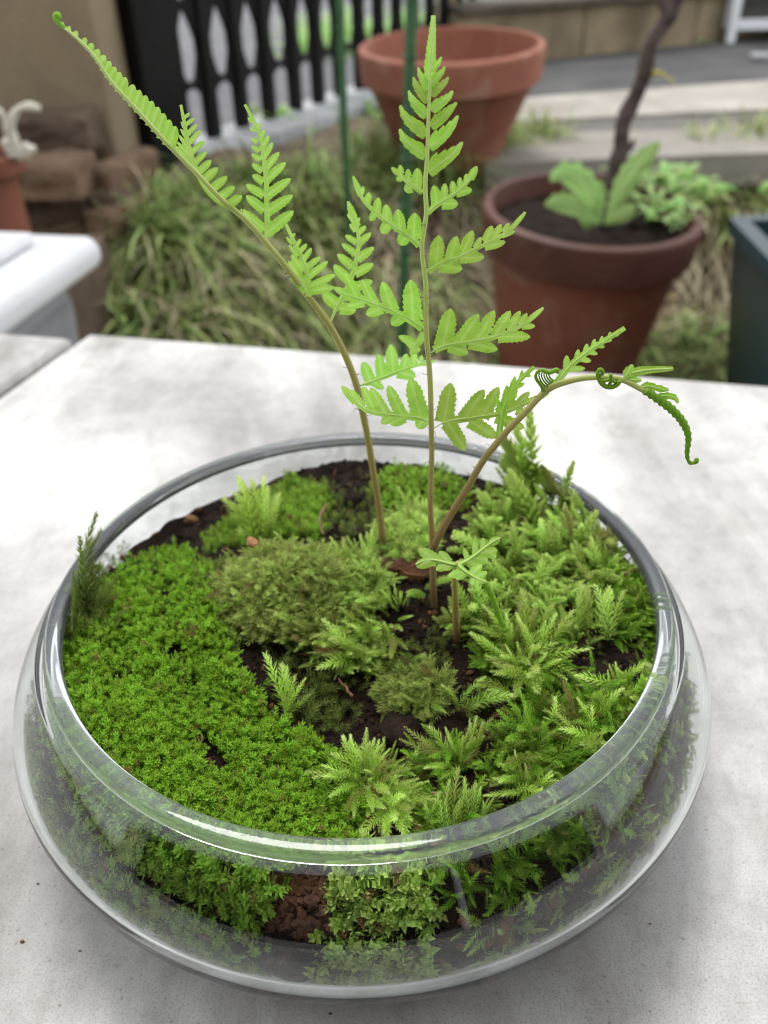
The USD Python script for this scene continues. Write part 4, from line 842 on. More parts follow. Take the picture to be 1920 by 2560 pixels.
# 11 right front
t_ = moss('feather_moss', 'fresh green feather moss lining the right front rim', polypts([(1420, 1660), (1550, 1640), (1690, 1660), (1650, 1760), (1660, 1880), (1560, 1990), (1430, 2060), (1400, 1960), (1400, 1780)], 1100), FE, .0054, M['moss_deep'], jitter=.5)
frond_parts(t_, M['moss_bright'], radial(1490, 1800, 14, 20, 120, 0, 360, 40) + radial(1580, 1720, 9, 10, 80, 0, 360, 30), 1.1, .006)
t_ = moss('feather_moss', 'ragged mixed green moss sprigs in the right front hollow', polypts([(1230, 1760), (1400, 1720), (1430, 1850), (1380, 1960), (1280, 2000), (1200, 1930)], 640), FE, .0054, M['moss_deep'], jitter=.55)
frond_parts(t_, M['moss_deep'], radial(1330, 1850, 16, 15, 120, -10, 350, 40), 1.1, .006)
t_ = moss('feather_moss', 'pale tufted moss sprig leaning on the front right rim', polypts([(1270, 1920), (1340, 1880), (1390, 1920), (1340, 1980), (1270, 1990)], 80), FE, .006, M['moss_bright'], jitter=.6)
frond_parts(t_, M['moss_bright'], radial(1320, 1930, 12, 8, 85, 0, 360, 14), 1.2, .009)
# 12 front centre bright
t_ = moss('feather_moss', 'brightest pale green feather moss sprig at the front centre', polypts([(830, 1900), (920, 1870), (1000, 1920), (1040, 1990), (960, 2030), (880, 1990)], 260), FE, .0052, M['moss_bright'], jitter=.6)
frond_parts(t_, M['moss_bright'], [(900, 1910, 815, 1925), (900, 1900, 880, 1850), (910, 1890, 915, 1840), (930, 1890, 945, 1850), (930, 1900, 970, 1870), (890, 1920, 830, 1905), (900, 1940, 870, 1990), (920, 1950, 930, 2010), (960, 1950, 980, 2000), (990, 1960, 1040, 1940), (985, 1975, 1060, 1985), (970, 1990, 1020, 2030), (970, 2000, 960, 2075), (985, 2000, 1005, 2075), (930, 1930, 990, 1910), (980, 1940, 1035, 1925), (880, 1930, 840, 1965)], 1.25, .011)
t_ = moss('feather_moss', 'fine green moss fronds standing behind the front rim, right of centre', polypts([(1060, 1980), (1150, 1930), (1230, 1960), (1220, 2040), (1100, 2080), (1050, 2060)], 420), FE, .0052, M['moss_deep'], jitter=.5)
frond_parts(t_, M['moss_pale'], [(1070, 2070, 1085, 1985), (1110, 2060, 1120, 1975), (1090, 2070, 1060, 2010), (1150, 2050, 1160, 1980), (1180, 2040, 1200, 1970), (1130, 2070, 1150, 2010), (1200, 2030, 1230, 1990)], 1.15, .008)
# 13 mid front, dark
t_ = moss('feather_moss', 'arching green moss frond over the dark soil hollow', polypts([(1050, 1860), (1150, 1850), (1190, 1900), (1120, 1930), (1060, 1910)], 90), FE, .0055, M['moss_deep'], jitter=.6)
frond_parts(t_, M['moss_bright'], [(1120, 1880, 1020, 1880), (1130, 1885, 1080, 1925), (1140, 1870, 1120, 1840), (1160, 1890, 1200, 1860), (1165, 1880, 1180, 1830), (1175, 1860, 1190, 1800), (1180, 1840, 1175, 1790)], 1.2, .008)
t_ = moss('hollow_moss', 'dull olive moss hump in the middle of the bowl before the small fern', polypts([(950, 1690), (1040, 1650), (1110, 1680), (1120, 1740), (1050, 1780), (970, 1760)], 420), SF, .0042, M['moss_olive'], jitter=.6, dome=.0015, mix=.5)
frond_parts(t_, M['moss_pale'], [(1080, 1740, 1105, 1760), (1030, 1700, 1070, 1680), (1160, 1740, 1220, 1720), (1160, 1750, 1250, 1755), (1150, 1745, 1130, 1710), (1170, 1760, 1210, 1790)], 1.2, .008)
moss('hollow_moss', 'dark green thin moss on the left side of the soil hollow', polypts([(690, 1620), (860, 1640), (900, 1720), (850, 1830), (760, 1810), (700, 1740)], 150), SF, .0045, M['moss_dull'], jitter=.5)
moss('hollow_moss', 'sparse dark moss in the shade under the fern stems', polypts([(900, 1620), (1100, 1560), (1130, 1620), (1100, 1680), (960, 1680)], 110), SF, .0040, M['moss_dull'], jitter=.5)
t_ = thing('moss_sprig', 'single upright moss sprig with pale tip on the dark soil', 'moss', surf(np.array(715.), np.array(1760.)))
frond_parts(t_, M['moss_bright'], [(722, 1765, 718, 1690), (715, 1770, 735, 1720), (715, 1780, 705, 1735)], 1.25, .006)
# dull under-moss everywhere else
n = 420; r = .086 * np.sqrt(RNG.random(n)); a = RNG.uniform(0, 2 * np.pi, n); X, Y = r * np.cos(a), r * np.sin(a); w = np.c_[X, Y, RZ + h(X, Y)]
w = w[(X > -.03) & ~((np.abs(X - .0) < .02) & (np.abs(Y + .03) < .018))]
moss('ground_moss', 'low dark moss film spread thinly over the soil between the clumps', w, SF, .0036, M['moss_dull'], jitter=.6)
# moss on the flank, seen through the glass
def flank(label, a0, a1, t0, t1, n_, tmpl, size, mt, drop=-.3, fr=0):
    a = np.radians(RNG.uniform(a0, a1, n_)); tt = RNG.uniform(0, 1, n_) ** 1.2 * (t1 - t0) + t0
    p, nn_ = sidepoint(a, tt); d = nn_ + [0, 0, .25] + RNG.normal(0, .45, p.shape)
    t_ = thing('flank_moss', label, 'moss', p.mean(0))
    V, F, T, R = build_tuft(tmpl, p - nn_ * .001, d, size); obj('shoots', inside(V, .0009), F, mt, t_, attrs={'tone': T, 'rnd': R}, world=True, kind='stuff')
    for _ in range(fr):
        a_ = np.radians(RNG.uniform(a0, a1)); p, nn_ = sidepoint(np.array([a_]), np.array([RNG.uniform(t0, t1)])); tg = np.array([[-math.sin(a_), math.cos(a_), 0]])
        d = nn_ * .4 + tg * RNG.normal(0, .6) + [0, 0, drop + RNG.normal(0, .35)]
        V, F, T, R = build_tuft(FE, p + nn_ * .001, d, size * 1.6, lying=False); R0 = R
        V, F, T, R = build_tuft(FE, p + nn_ * .001, d, size * 1.7, lying=True); obj('frond', inside(V, .0008), F, mt, t_, attrs={'tone': T, 'rnd': R}, world=True)
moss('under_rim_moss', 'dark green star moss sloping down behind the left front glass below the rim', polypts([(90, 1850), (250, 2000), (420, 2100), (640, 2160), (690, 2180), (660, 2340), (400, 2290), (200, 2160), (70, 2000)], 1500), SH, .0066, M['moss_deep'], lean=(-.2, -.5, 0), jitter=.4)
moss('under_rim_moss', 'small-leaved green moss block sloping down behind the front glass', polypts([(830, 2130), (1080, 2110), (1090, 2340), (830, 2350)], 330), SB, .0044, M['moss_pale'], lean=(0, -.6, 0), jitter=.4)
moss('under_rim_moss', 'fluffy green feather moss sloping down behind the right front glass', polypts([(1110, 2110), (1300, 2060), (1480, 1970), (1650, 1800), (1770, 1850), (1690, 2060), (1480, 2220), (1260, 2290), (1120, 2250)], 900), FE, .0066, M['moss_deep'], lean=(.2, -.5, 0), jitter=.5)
flank('dark green star moss hanging behind the left front glass', 196, 252, -.0, .16, 560, SH, .0062, M['moss_deep'], fr=10)
flank('deep green fronds hanging low behind the glass, left of centre', 246, 258, .0, .42, 170, SH, .0058, M['moss_deep'], fr=8)
flank('block of small-leaved green moss pressed behind the front glass', 265, 279, -.0, .52, 330, SB, .0042, M['moss_pale'])
flank('green feather moss pressed behind the right front glass', 284, 338, -.0, .15, 420, FE, .0060, M['moss_pale'], fr=16)
flank('thin green moss behind the right glass wall', 338, 395, -.0, .18, 420, FE, .0055, M['moss_deep'], fr=6)
flank('brownish wiry moss behind the left glass wall', 150, 196, .0, .35, 300, SF, .0055, M['moss_dull'], fr=6)
flank('lone curled moss frond low behind the right front glass', 289, 296, .42, .58, 14, FE, .006, M['moss_bright'], fr=3)

# ------------------------------------------------------------------ loose bits on the soil
def chip(px, py, L, w, th, mt, label, cat='bark chip', lift=.0006, rz=None, name='bark_chip', group=None):
    c = surf(np.array(float(px)), np.array(float(py))); v = np.array(ico1.vertices) * [L / 2, w / 2, th / 2]
    v = v + (meshkit.noise(v * 700 + px, 1)[:, None] - .5) * L * .25
    v, f = place((v, np.array(ico1.faces)), c + [0, 0, lift], rz=rz if rz is not None else RNG.uniform(0, 3), rx=RNG.normal(0, .4), ry=RNG.normal(0, .3))
    obj(name, v, f, mt, label=label, cat=cat, group=group)
chip(478, 1308, .0065, .004, .0035, M['bark'], 'orange bark chip on the soil edge at the back left', lift=.002)
chip(735, 1312, .005, .004, .003, M['crumb'], 'round brown clod behind the cushion moss', 'soil clod', .002, name='soil_clod')
chip(640, 1425, .006, .003, .002, M['bark'], 'torn brown husk lying on the cushion moss', lift=.011)
chip(1100, 2120, .006, .003, .003, M['bark'], 'reddish brown chip behind the front rim', lift=.001)
for k_, (x_, y_, s_) in enumerate(((1000, 1430, .014), (1040, 1445, .012), (960, 1420, .010))):
    chip(x_, y_, s_, .004, .004, M['crumb'], ['long dark bark strip lying before the fern stems', 'dark bark piece at the foot of the middle fern stem', 'small dark bark piece touching the left fern stem'][k_], lift=.002, rz=RNG.normal(0, .2))
for x_, y_, s_, lab in ((1270, 1440, .006, 'dark clod under the pale moss at the right'), (1500, 1600, .012, 'brown soil clod before the right rim moss'), (1470, 1620, .009, 'dark clod touching the brown one at the right'), (1230, 1780, .010, 'crumbly dark clod in the right front hollow'), (1290, 1810, .008, 'small dark clod right of the crumbly one'), (1000, 1830, .016, 'large dark soil lump in the front hollow'), (560, 1400, .006, 'dark clod at the back end of the carpet moss'), (880, 1255, .008, 'black clod behind the left fern stem'), (900, 2010, .010, 'brown clod under the front centre sprig')):
    chip(x_, y_, s_, s_ * .75, s_ * .6, M['soil'], lab, 'soil clod', lift=.001, name='soil_clod')
for pts, lab in (([(818, 1262), (800, 1300), (808, 1335)], 'thin brown root arching up behind the cushion'), ([(880, 1740), (845, 1695)], 'straight pale pine needle on the dark soil'), ([(690, 1280), (660, 1320)], 'short brown twig in the back left moss'), ([(1080, 1985), (1130, 1985)], 'short reddish twig right of the front sprig'), ([(1560, 1435), (1600, 1425), (1640, 1440)], 'light brown twig on the right rim moss')):
    p_ = np.array([surf(np.array(float(x_)), np.array(float(y_)), .006) + [0, 0, .006] for x_, y_ in pts]); p_ = smoothpath(p_, 12) if len(p_) > 2 else np.linspace(p_[0], p_[1], 8)
    p_ = p_ + RNG.normal(0, .0002, p_.shape); v, f = tube(p_, np.linspace(.00045, .0003, len(p_)), 6); obj('twig', v, f, M['root'], label=lab, cat='twig')

# ------------------------------------------------------------------ ferns
MPX = 1.0 / FPX
def lobe_poly(b, t, w, bend=0.0, teeth=5, amp=.13):
    b, t = np.array(b, float), np.array(t, float); L = np.linalg.norm(t - b); d = (t - b) / L; n_ = np.array([d[1], -d[0]])
    s = np.linspace(0, 1, 34); pr = np.interp(s, [0, .12, .35, .55, .72, .86, .95, 1], [1.12, 1.02, 1, .97, .84, .60, .34, .04])
    saw = (s * teeth * 1.3) % 1.0; hw = w / 2 * pr * (1 + amp * 2 * (saw - .5) * (s > .2))
    c = b + d * (s * L)[:, None] + n_ * (bend * L * (s * s - s))[:, None]
    return Polygon(np.vstack([c + n_ * hw[:, None], (c - n_ * hw[:, None])[::-1]])).buffer(0)
def strip_poly(mid, w0, w1):
    mid = np.asarray(mid, float); w = np.linspace(w0, w1, len(mid)) / 2; t = np.gradient(mid, axis=0); t /= np.linalg.norm(t, axis=1, keepdims=True); n_ = np.c_[t[:, 1], -t[:, 0]]
    return Polygon(np.vstack([mid + n_ * w[:, None], (mid - n_ * w[:, None])[::-1]])).buffer(0)
def serrate_poly(mid, wA, wB, teeth=6):
    """simple toothed leaf: half widths to the left (A) and right (B) of its rib, at five stations"""
    mid = np.asarray(mid, float); n_ = len(mid); s = np.linspace(0, 1, n_); t = np.gradient(mid, axis=0); t /= np.linalg.norm(t, axis=1, keepdims=True); nm = np.c_[t[:, 1], -t[:, 0]]
    st = np.linspace(0, 1, 5); saw = (s * teeth) % 1.0
    a = np.interp(s, st, wA) * (1 + .30 * (saw - .5)); b = np.interp(s, st, wB) * (1 + .12 * (saw - .5))
    sh = (saw - .3)[:, None] * t * np.interp(s, st, wA)[:, None] * .25
    return Polygon(np.vstack([mid + nm * a[:, None] + sh, (mid - nm * b[:, None])[::-1]])).buffer(0)
def blade(parent, poly, axes, mid, P0, nrm, name='pinna', mt=None, curl=0.0, keel=.035, rib=(3.2, 1.0), tonebase=.42, grid=3.4, wave=1.9, rnd=None, twist=0.0):
    """leaf blade from its outline: a gently keeled sheet in the plane through P0 square to nrm"""
    poly = poly.buffer(.8).buffer(-.8)
    if isinstance(poly, MultiPolygon): poly = max(poly.geoms, key=lambda g: g.area)
    pts = [np.array(poly.exterior.segmentize(3.2).coords)[:-1]] + [np.array(i_.segmentize(3.2).coords)[:-1] for i_ in poly.interiors if Polygon(i_).area > 20]
    x0, y0, x1, y1 = poly.bounds
    gx_, gy_ = np.meshgrid(np.arange(x0, x1, grid), np.arange(y0, y1, grid)); gx_ = gx_ + (np.arange(gx_.shape[0]) % 2)[:, None] * grid / 2
    g = np.c_[gx_.ravel(), gy_.ravel()]; inn = poly.buffer(-1.6); g = g[shapely.contains_xy(inn, g[:, 0], g[:, 1])]
    pts = np.vstack(pts + [g]); pts = pts + RNG.normal(0, .02, pts.shape)
    tri = Delaunay(pts).simplices; c = pts[tri].mean(1); tri = tri[shapely.contains_xy(poly, c[:, 0], c[:, 1])]
    p2 = pts[tri]; cr = np.cross(p2[:, 1] - p2[:, 0], p2[:, 2] - p2[:, 0]); tri = tri[np.abs(cr) > .15]; cr = cr[np.abs(cr) > .15]; tri[cr < 0] = tri[cr < 0][:, ::-1]
    used, inv = np.unique(tri, return_inverse=True); pts = pts[used]; tri = inv.reshape(-1, 3)
    sh = shapely.points(pts); dist = np.full(len(pts), 99.); loc = np.zeros(len(pts))
    for ax in axes:
        ls = LineString(ax); d_ = shapely.distance(ls, sh); loc = np.where(d_ < dist, shapely.line_locate_point(ls, sh), loc); dist = np.minimum(dist, d_)
    vein = np.exp(-((((loc - dist * 1.1) / 9.0) % 1.0 - .5) / .16) ** 2) * np.clip(dist / 5, 0, 1)
    blot = meshkit.fbm(np.c_[pts / 30., np.full(len(pts), len(pts) * .37)], 3, 5)
    dm = shapely.distance(LineString(mid), sh) if mid is not None else dist
    V = atplane(pts[:, 0], pts[:, 1], P0, nrm); px = np.linalg.norm(P0 - EYE) * MPX
    view = V - EYE; view /= np.linalg.norm(view, axis=1, keepdims=True)
    b0 = np.asarray(mid[0] if mid is not None else pts[0], float); db = np.linalg.norm(pts - b0, axis=1)
    rel = keel * np.minimum(dist, 14) + curl * db * db / 300. + wave * 1.2 * (meshkit.noise(np.c_[pts / 26., np.zeros(len(pts))], len(pts)) - .5) * 3 + twist * dm
    V = V + view * (rel * px)[:, None]
    tone = np.clip(tonebase + .42 * np.exp(-(np.minimum(dist, dm) / 2.6) ** 2) - .06 * np.minimum(dist, 15) / 15 + .20 * vein + .34 * (blot - .5), 0, 1)
    p_ = obj(name, V, tri, mt or M['fern'], parent, smooth=True, attrs={'tone': tone, 'rnd': np.full(len(V), RNG.random() if rnd is None else rnd)}, world=True)
    if mid is not None and rib:
        mp = smoothpath(mid, 14) if len(mid) > 2 else np.linspace(mid[0], mid[-1], 10)
        W = atplane(mp[:, 0], mp[:, 1], P0, nrm); vw = W - EYE; vw /= np.linalg.norm(vw, axis=1, keepdims=True); d_ = np.linalg.norm(mp - b0, axis=1)
        W = W + vw * (((curl * d_ * d_ / 300.) - .9) * px)[:, None]
        v, f = tube(W, np.linspace(*rib, len(W)) * px * .5, 6)
        obj('midrib', v, f, M['stalk'], p_, smooth=True, attrs={'tone': np.full(len(v), .86)}, world=True)
    return p_
def camn(dx=0., dy=0.):
    n_ = -fw + rt * dx + up * dy; return n_ / np.linalg.norm(n_)
def pinna(parent, mid, lobes, Y, tilt=(0, 0), stalklen=0, sw=(7, 4), **kw):
    """mid: rib from stalk to tip; lobes: (base, tip, width); all in photograph pixels; the blade stands in a plane through its base at depth Y"""
    mid = np.asarray(mid, float); P0 = aty(mid[0][0], mid[0][1], Y); ms = smoothpath(mid, 40) if len(mid) > 2 else np.linspace(mid[0], mid[-1], 30)
    polys = [lobe_poly(b, t, w * .90, bend=RNG.normal(0, .05), teeth=4 + int(w > 22) + int(w > 34)) for b, t, w in lobes]
    k_ = int(stalklen * 40); polys.append(strip_poly(ms[k_:], max(sw[0] + 9, (.44 * max([w for _, _, w in lobes] + [0]))), sw[1] + 3)); polys.append(strip_poly(ms[max(0, k_ - 8):k_ + 3], 3, sw[0] + 4) if k_ > 3 else Polygon())
    polys.append(lobe_poly(ms[-9], ms[-1], max(9, lobes[-1][2] * .75 if lobes else 10)))
    axes = [ms] + [np.array([b, t]) for b, t, w in lobes]
    pl_ = unary_union([p for p in polys if not p.is_empty])
    return blade(parent, pl_, axes, mid, P0, camn(*tilt), **kw)
def leaf(parent, mid, wA, wB, Y, teeth=6, tilt=(0, 0), **kw):
    mid = np.asarray(mid, float); P0 = aty(mid[0][0], mid[0][1], Y); ms = smoothpath(mid, 60) if len(mid) > 2 else np.linspace(mid[0], mid[-1], 60)
    return blade(parent, serrate_poly(ms, wA, wB, teeth), [ms], mid, P0, camn(*tilt), **kw)
def stalk(parent, pts, Y, w, tones, name='stalk', n_=70, sides=10, hairs=0):
    """stalk through photograph pixels at depths Y, w = widths in pixels"""
    P = np.array([aty(x_, y_, yy) for (x_, y_), yy in zip(pts, np.broadcast_to(Y, len(pts)))]); sp_ = smoothpath(P, n_)
    t0 = np.r_[0, np.cumsum(np.linalg.norm(np.diff(P, axis=0), axis=1))]; t0 /= t0[-1]; s = np.linspace(0, 1, n_)
    zd = (sp_ - EYE) @ fw; r = np.interp(s, t0, np.broadcast_to(w, len(pts))) * .5 * zd * MPX
    v, f = tube(sp_, r, sides); tn = np.interp(s, t0, np.broadcast_to(tones, len(pts))); tn = np.r_[np.repeat(tn, sides), tn[0], tn[-1]]
    p_ = obj(name, v, f, M['stalk'], parent, smooth=True, attrs={'tone': tn}, world=True)
    if hairs:
        parts = []
        for _ in range(hairs):
            i_ = RNG.integers(3, int(n_ * .75)); d = RNG.normal(0, 1, 3); ax = sp_[i_ + 1] - sp_[i_ - 1]; ax /= np.linalg.norm(ax); d -= ax * (d @ ax); d /= np.linalg.norm(d)
            q0 = sp_[i_] + d * r[i_] * .9; L = RNG.uniform(.0006, .0018); parts.append(tube([q0, q0 + d * L * .6 + ax * L * .1, q0 + d * L + ax * L * RNG.normal(0, .5)], [.00010, .00007, .00003], 4))
        v, f = join(parts); obj('stalk_hairs', v, f, M['root'], p_, world=True, kind='stuff')
    return sp_

# middle and right fronds: they leave the soil together
YC = .000
fc = thing('fern', 'tall fern plant with a straight middle frond and a right frond arching over the rim', 'fern', surf(np.array(1086.), np.array(1518.)))
CP = [(1087, 1530), (1084, 1500), (1082, 1363), (1076, 1277), (1079, 1150), (1079, 1100), (1078, 1055), (1073, 916), (1065, 816), (1063, 694), (1055, 613), (1066, 521), (1063, 480), (1067, 405), (1070, 324), (1073, 243), (1076, 174), (1084, 45)]
stalk(fc, CP, YC, [20, 19, 17, 15, 14, 14, 14, 14, 14, 13, 12, 12, 12, 11, 10, 9, 7, 4], [0.02, .05, .18, .26, .38, .45, .5, .58, .68, .76, .82, .86, .88, .9, .92, .94, .95, .96], n_=110, hairs=40)
pinna(fc, [(1085, 1070), (1110, 1056), (1150, 1048), (1200, 1041), (1260, 1030), (1310, 1010), (1372, 983)],
      [((1110, 1056), (1127, 957), 50), ((1160, 1047), (1211, 974), 40), ((1205, 1043), (1247, 967), 38), ((1250, 1034), (1292, 967), 34), ((1287, 1022), (1324, 979), 24), ((1120, 1058), (1163, 1126), 42), ((1175, 1052), (1243, 1094), 40), ((1240, 1042), (1312, 1070), 34), ((1290, 1026), (1334, 1034), 22)], YC, tilt=(.15, .25), stalklen=.08, curl=-.5)
pinna(fc, [(1084, 1063), (1055, 1047), (1023, 1041), (986, 1038), (947, 1033), (918, 1026), (885, 1001), (854, 965)],
      [((1052, 1045), (1026, 945), 50), ((1005, 1038), (970, 963), 34), ((966, 1036), (926, 968), 28), ((938, 1031), (906, 966), 28), ((905, 1016), (875, 974), 22), ((1060, 1050), (1042, 1070), 34), ((1010, 1042), (975, 1060), 34), ((985, 1040), (952, 1058), 26)], YC, tilt=(-.2, .5), stalklen=.05, curl=-1.2)
pinna(fc, [(1072, 887), (1102, 867), (1131, 860), (1182, 852), (1236, 842), (1283, 824), (1323, 802), (1358, 769)],
      [((1108, 864), (1127, 771), 50), ((1148, 858), (1197, 785), 40), ((1192, 850), (1236, 776), 38), ((1236, 840), (1276, 777), 32), ((1272, 826), (1301, 777), 24), ((1297, 813), (1318, 783), 17), ((1124, 864), (1170, 883), 36), ((1174, 856), (1244, 874), 36), ((1245, 842), (1326, 842), 34), ((1305, 816), (1338, 815), 18)], YC, tilt=(.1, .1), stalklen=.07, curl=-.3)
pinna(fc, [(1062, 826), (1037, 806), (1001, 787), (965, 771), (921, 755), (874, 740), (834, 719)],
      [((1033, 802), (1026, 699), 52), ((982, 778), (956, 704), 38), ((935, 760), (905, 700), 30), ((893, 745), (862, 684), 28), ((1005, 790), (978, 812), 34), ((955, 770), (915, 786), 32), ((910, 755), (868, 765), 26)], YC, tilt=(-.25, -.2), stalklen=.03, curl=-.4)
pinna(fc, [(1060, 832), (1048, 850), (1026, 886)], [((1040, 862), (996, 840), 24), ((1034, 872), (1012, 850), 16), ((1040, 862), (1060, 846), 18), ((1030, 880), (1052, 872), 16)], YC + .002, tilt=(-.2, -.2), rib=(2, 1))
pinna(fc, [(1064, 684), (1088, 665), (1117, 651), (1153, 640), (1196, 618), (1236, 599), (1276, 574), (1313, 530)],
      [((1090, 664), (1098, 588), 42), ((1126, 646), (1142, 590), 32), ((1155, 636), (1182, 576), 32), ((1188, 618), (1203, 592), 15), ((1213, 606), (1230, 564), 26), ((1236, 594), (1253, 560), 20), ((1258, 580), (1273, 557), 15), ((1099, 662), (1156, 672), 40), ((1146, 644), (1211, 642), 34), ((1211, 616), (1264, 604), 24), ((1255, 590), (1288, 578), 14)], YC, tilt=(.15, .0), stalklen=.04, curl=-.3)
pinna(fc, [(1052, 620), (1037, 603), (1008, 581), (976, 560), (939, 531), (910, 502), (893, 470), (883, 441)],
      [((1034, 597), (1037, 532), 42), ((1001, 577), (994, 523), 32), ((969, 556), (965, 511), 28), ((940, 533), (946, 494), 24), ((918, 508), (923, 481), 20), ((903, 485), (908, 466), 14), ((1012, 592), (1000, 613), 34), ((968, 562), (955, 584), 30), ((935, 535), (926, 552), 20)], YC, tilt=(-.15, -.05), stalklen=.03, curl=-.3)
pinna(fc, [(1068, 533), (1094, 511), (1143, 479), (1172, 451), (1192, 416)], [((1092, 511), (1085, 463), 30), ((1112, 500), (1112, 458), 22), ((1134, 486), (1131, 452), 20), ((1150, 473), (1150, 443), 17), ((1164, 458), (1166, 434), 13), ((1105, 508), (1145, 510), 34), ((1140, 482), (1180, 474), 26)], YC, tilt=(.1, 0))
pinna(fc, [(1057, 482), (1038, 468), (1009, 446), (979, 419)], [((1040, 467), (1044, 420), 30), ((1020, 456), (1020, 422), 20), ((1003, 442), (1000, 412), 18), ((1030, 468), (1010, 474), 30), ((1005, 446), (990, 446), 18)], YC, tilt=(-.1, 0))
for b, mids, wA, wB, th_ in (((1072, 433), [(1106, 406), (1134, 383), (1156, 355)], [7, 30, 22, 14, 3], [14, 14, 13, 11, 3], 5), ((1074, 370), [(1105, 344), (1128, 318), (1145, 289)], [7, 26, 19, 12, 3], [12, 13, 12, 9, 3], 5),
                             ((1077, 317), [(1104, 295), (1128, 272), (1142, 256)], [8, 18, 15, 11, 3], [12, 14, 12, 8, 3], 6), ((1079, 278), [(1098, 260), (1120, 244), (1131, 227)], [8, 16, 13, 10, 3], [12, 14, 11, 8, 3], 5),
                             ((1078, 240), [(1093, 222), (1110, 208), (1121, 192)], [8, 14, 11, 8, 2], [10, 12, 10, 7, 2], 5), ((1079, 209), [(1092, 193), (1103, 182), (1112, 166)], [7, 12, 10, 7, 2], [9, 11, 9, 6, 2], 4), ((1080, 178), [(1090, 163), (1098, 154), (1103, 142)], [6, 10, 8, 6, 2], [8, 10, 8, 5, 2], 3)):
    leaf(fc, [b] + mids, wA, wB, YC, th_, rib=(2.2, .8))
for b, mids, wA, wB, th_ in (((1063, 393), [(1033, 369), (1011, 347), (1000, 322)], [12, 14, 13, 10, 3], [7, 24, 17, 11, 3], 5), ((1064, 341), [(1033, 313), (1010, 287), (1001, 263)], [12, 14, 13, 9, 3], [7, 22, 16, 10, 3], 5),
                             ((1066, 293), [(1047, 270), (1030, 248), (1022, 226)], [11, 14, 12, 8, 2], [7, 16, 13, 9, 2], 5), ((1070, 255), [(1052, 230), (1040, 212), (1034, 192)], [11, 13, 11, 8, 2], [7, 14, 12, 8, 2], 5),
                             ((1072, 222), [(1058, 201), (1050, 185), (1046, 168)], [9, 11, 9, 6, 2], [7, 12, 10, 6, 2], 4)):
    leaf(fc, [b] + mids, wA, wB, YC, th_, rib=(2.2, .8))
leaf(fc, [(1075, 215), (1075, 175), (1078, 120), (1082, 70), (1084, 38)], [13, 15, 12, 9, 6], [13, 16, 12, 9, 5], YC + .0005, 11, tonebase=.5, rib=(3, 1.5), wave=1.6)

# right frond
RP = [(1082, 1400), (1083, 1372), (1092, 1350), (1122, 1294), (1168, 1221), (1211, 1147), (1249, 1100), (1282, 1062), (1316, 1028), (1352, 989), (1381, 967), (1417, 954), (1460, 945), (1507, 943), (1547, 947), (1583, 962), (1620, 981)]
RY = np.interp(np.arange(len(RP)), [0, 3, 8, 16], [0.0005, -.003, -.012, -.018])
stalk(fc, RP, RY, [20, 20, 20, 19, 19, 18, 18, 17, 17, 17, 17, 16, 15, 14, 14, 14, 14], [.15, .15, .18, .2, .25, .3, .36, .38, .42, .5, .55, .58, .6, .6, .6, .6, .62], n_=110, hairs=30)
EP = [(1612, 976), (1659, 1007), (1692, 1036), (1714, 1068), (1721, 1097), (1718, 1126), (1719, 1146), (1729, 1158), (1740, 1154), (1741, 1147)]
P_ = smoothpath(np.array([aty(x_, y_, -.018) for x_, y_ in EP]), 90); zd = (P_ - EYE) @ fw; s = np.linspace(0, 1, 90)
rr = np.interp(s, [0, .2, .5, .8, .9, 1], [13, 15, 13, 8, 6, 8]) * (1 + .16 * np.sin(s * 105)) * zd * MPX * .74
v, f = tube(P_, rr, 10); obj('crozier', v, f, M['fern_dark'], fc, smooth=True, attrs={'tone': np.clip(.35 + .3 * np.sin(np.arange(len(v)) * .9), 0, 1), 'rnd': np.full(len(v), .5)}, world=True)
yR = lambda k_: RY[k_]
pinna(fc, [(1247, 1100), (1256, 1030), (1270, 990), (1300, 950), (1336, 917)], [((1258, 1020), (1268, 962), 18), ((1262, 1005), (1290, 985), 16), ((1275, 985), (1288, 940), 16), ((1285, 970), (1312, 958), 14), ((1300, 950), (1306, 925), 12), ((1315, 938), (1328, 940), 10), ((1255, 1040), (1240, 990), 14)], yR(6) + .002, rib=(3, 1.5), mt=M['fern_dark'], sw=(8, 7))
pinna(fc, [(1395, 955), (1418, 922), (1450, 893), (1485, 868), (1520, 846), (1562, 820)], [((1416, 928), (1417, 888), 20), ((1440, 906), (1446, 873), 17), ((1462, 888), (1468, 859), 16), ((1482, 872), (1487, 847), 14), ((1502, 858), (1506, 840), 12), ((1522, 846), (1526, 829), 10), ((1425, 922), (1463, 921), 17), ((1450, 897), (1478, 903), 16), ((1473, 880), (1494, 885), 14), ((1495, 865), (1512, 867), 12), ((1515, 852), (1530, 850), 11), ((1535, 838), (1548, 836), 10)], yR(10), sw=(9, 9), rib=(4, 2), mt=M['fern'])
leaf(fc, [(1558, 946), (1590, 930), (1630, 924), (1683, 921)], [3, 12, 10, 8, 5], [3, 12, 10, 8, 5], yR(14), 14, rib=(5, 3), mt=M['fern'])
leaf(fc, [(1562, 944), (1574, 925), (1582, 912)], [4, 12, 12, 9, 3], [4, 10, 9, 7, 3], yR(14) - .0005, 3, rib=(3, 2))
leaf(fc, [(1566, 947), (1585, 950), (1604, 950)], [3, 8, 8, 7, 3], [3, 9, 9, 7, 3], yR(14) - .0003, 3, rib=(3, 2))
leaf(fc, [(1602, 970), (1625, 966), (1650, 972), (1672, 974)], [6, 12, 8, 9, 3], [6, 10, 8, 8, 3], yR(15) - .0006, 4, rib=(3, 2), mt=M['fern_dark'])
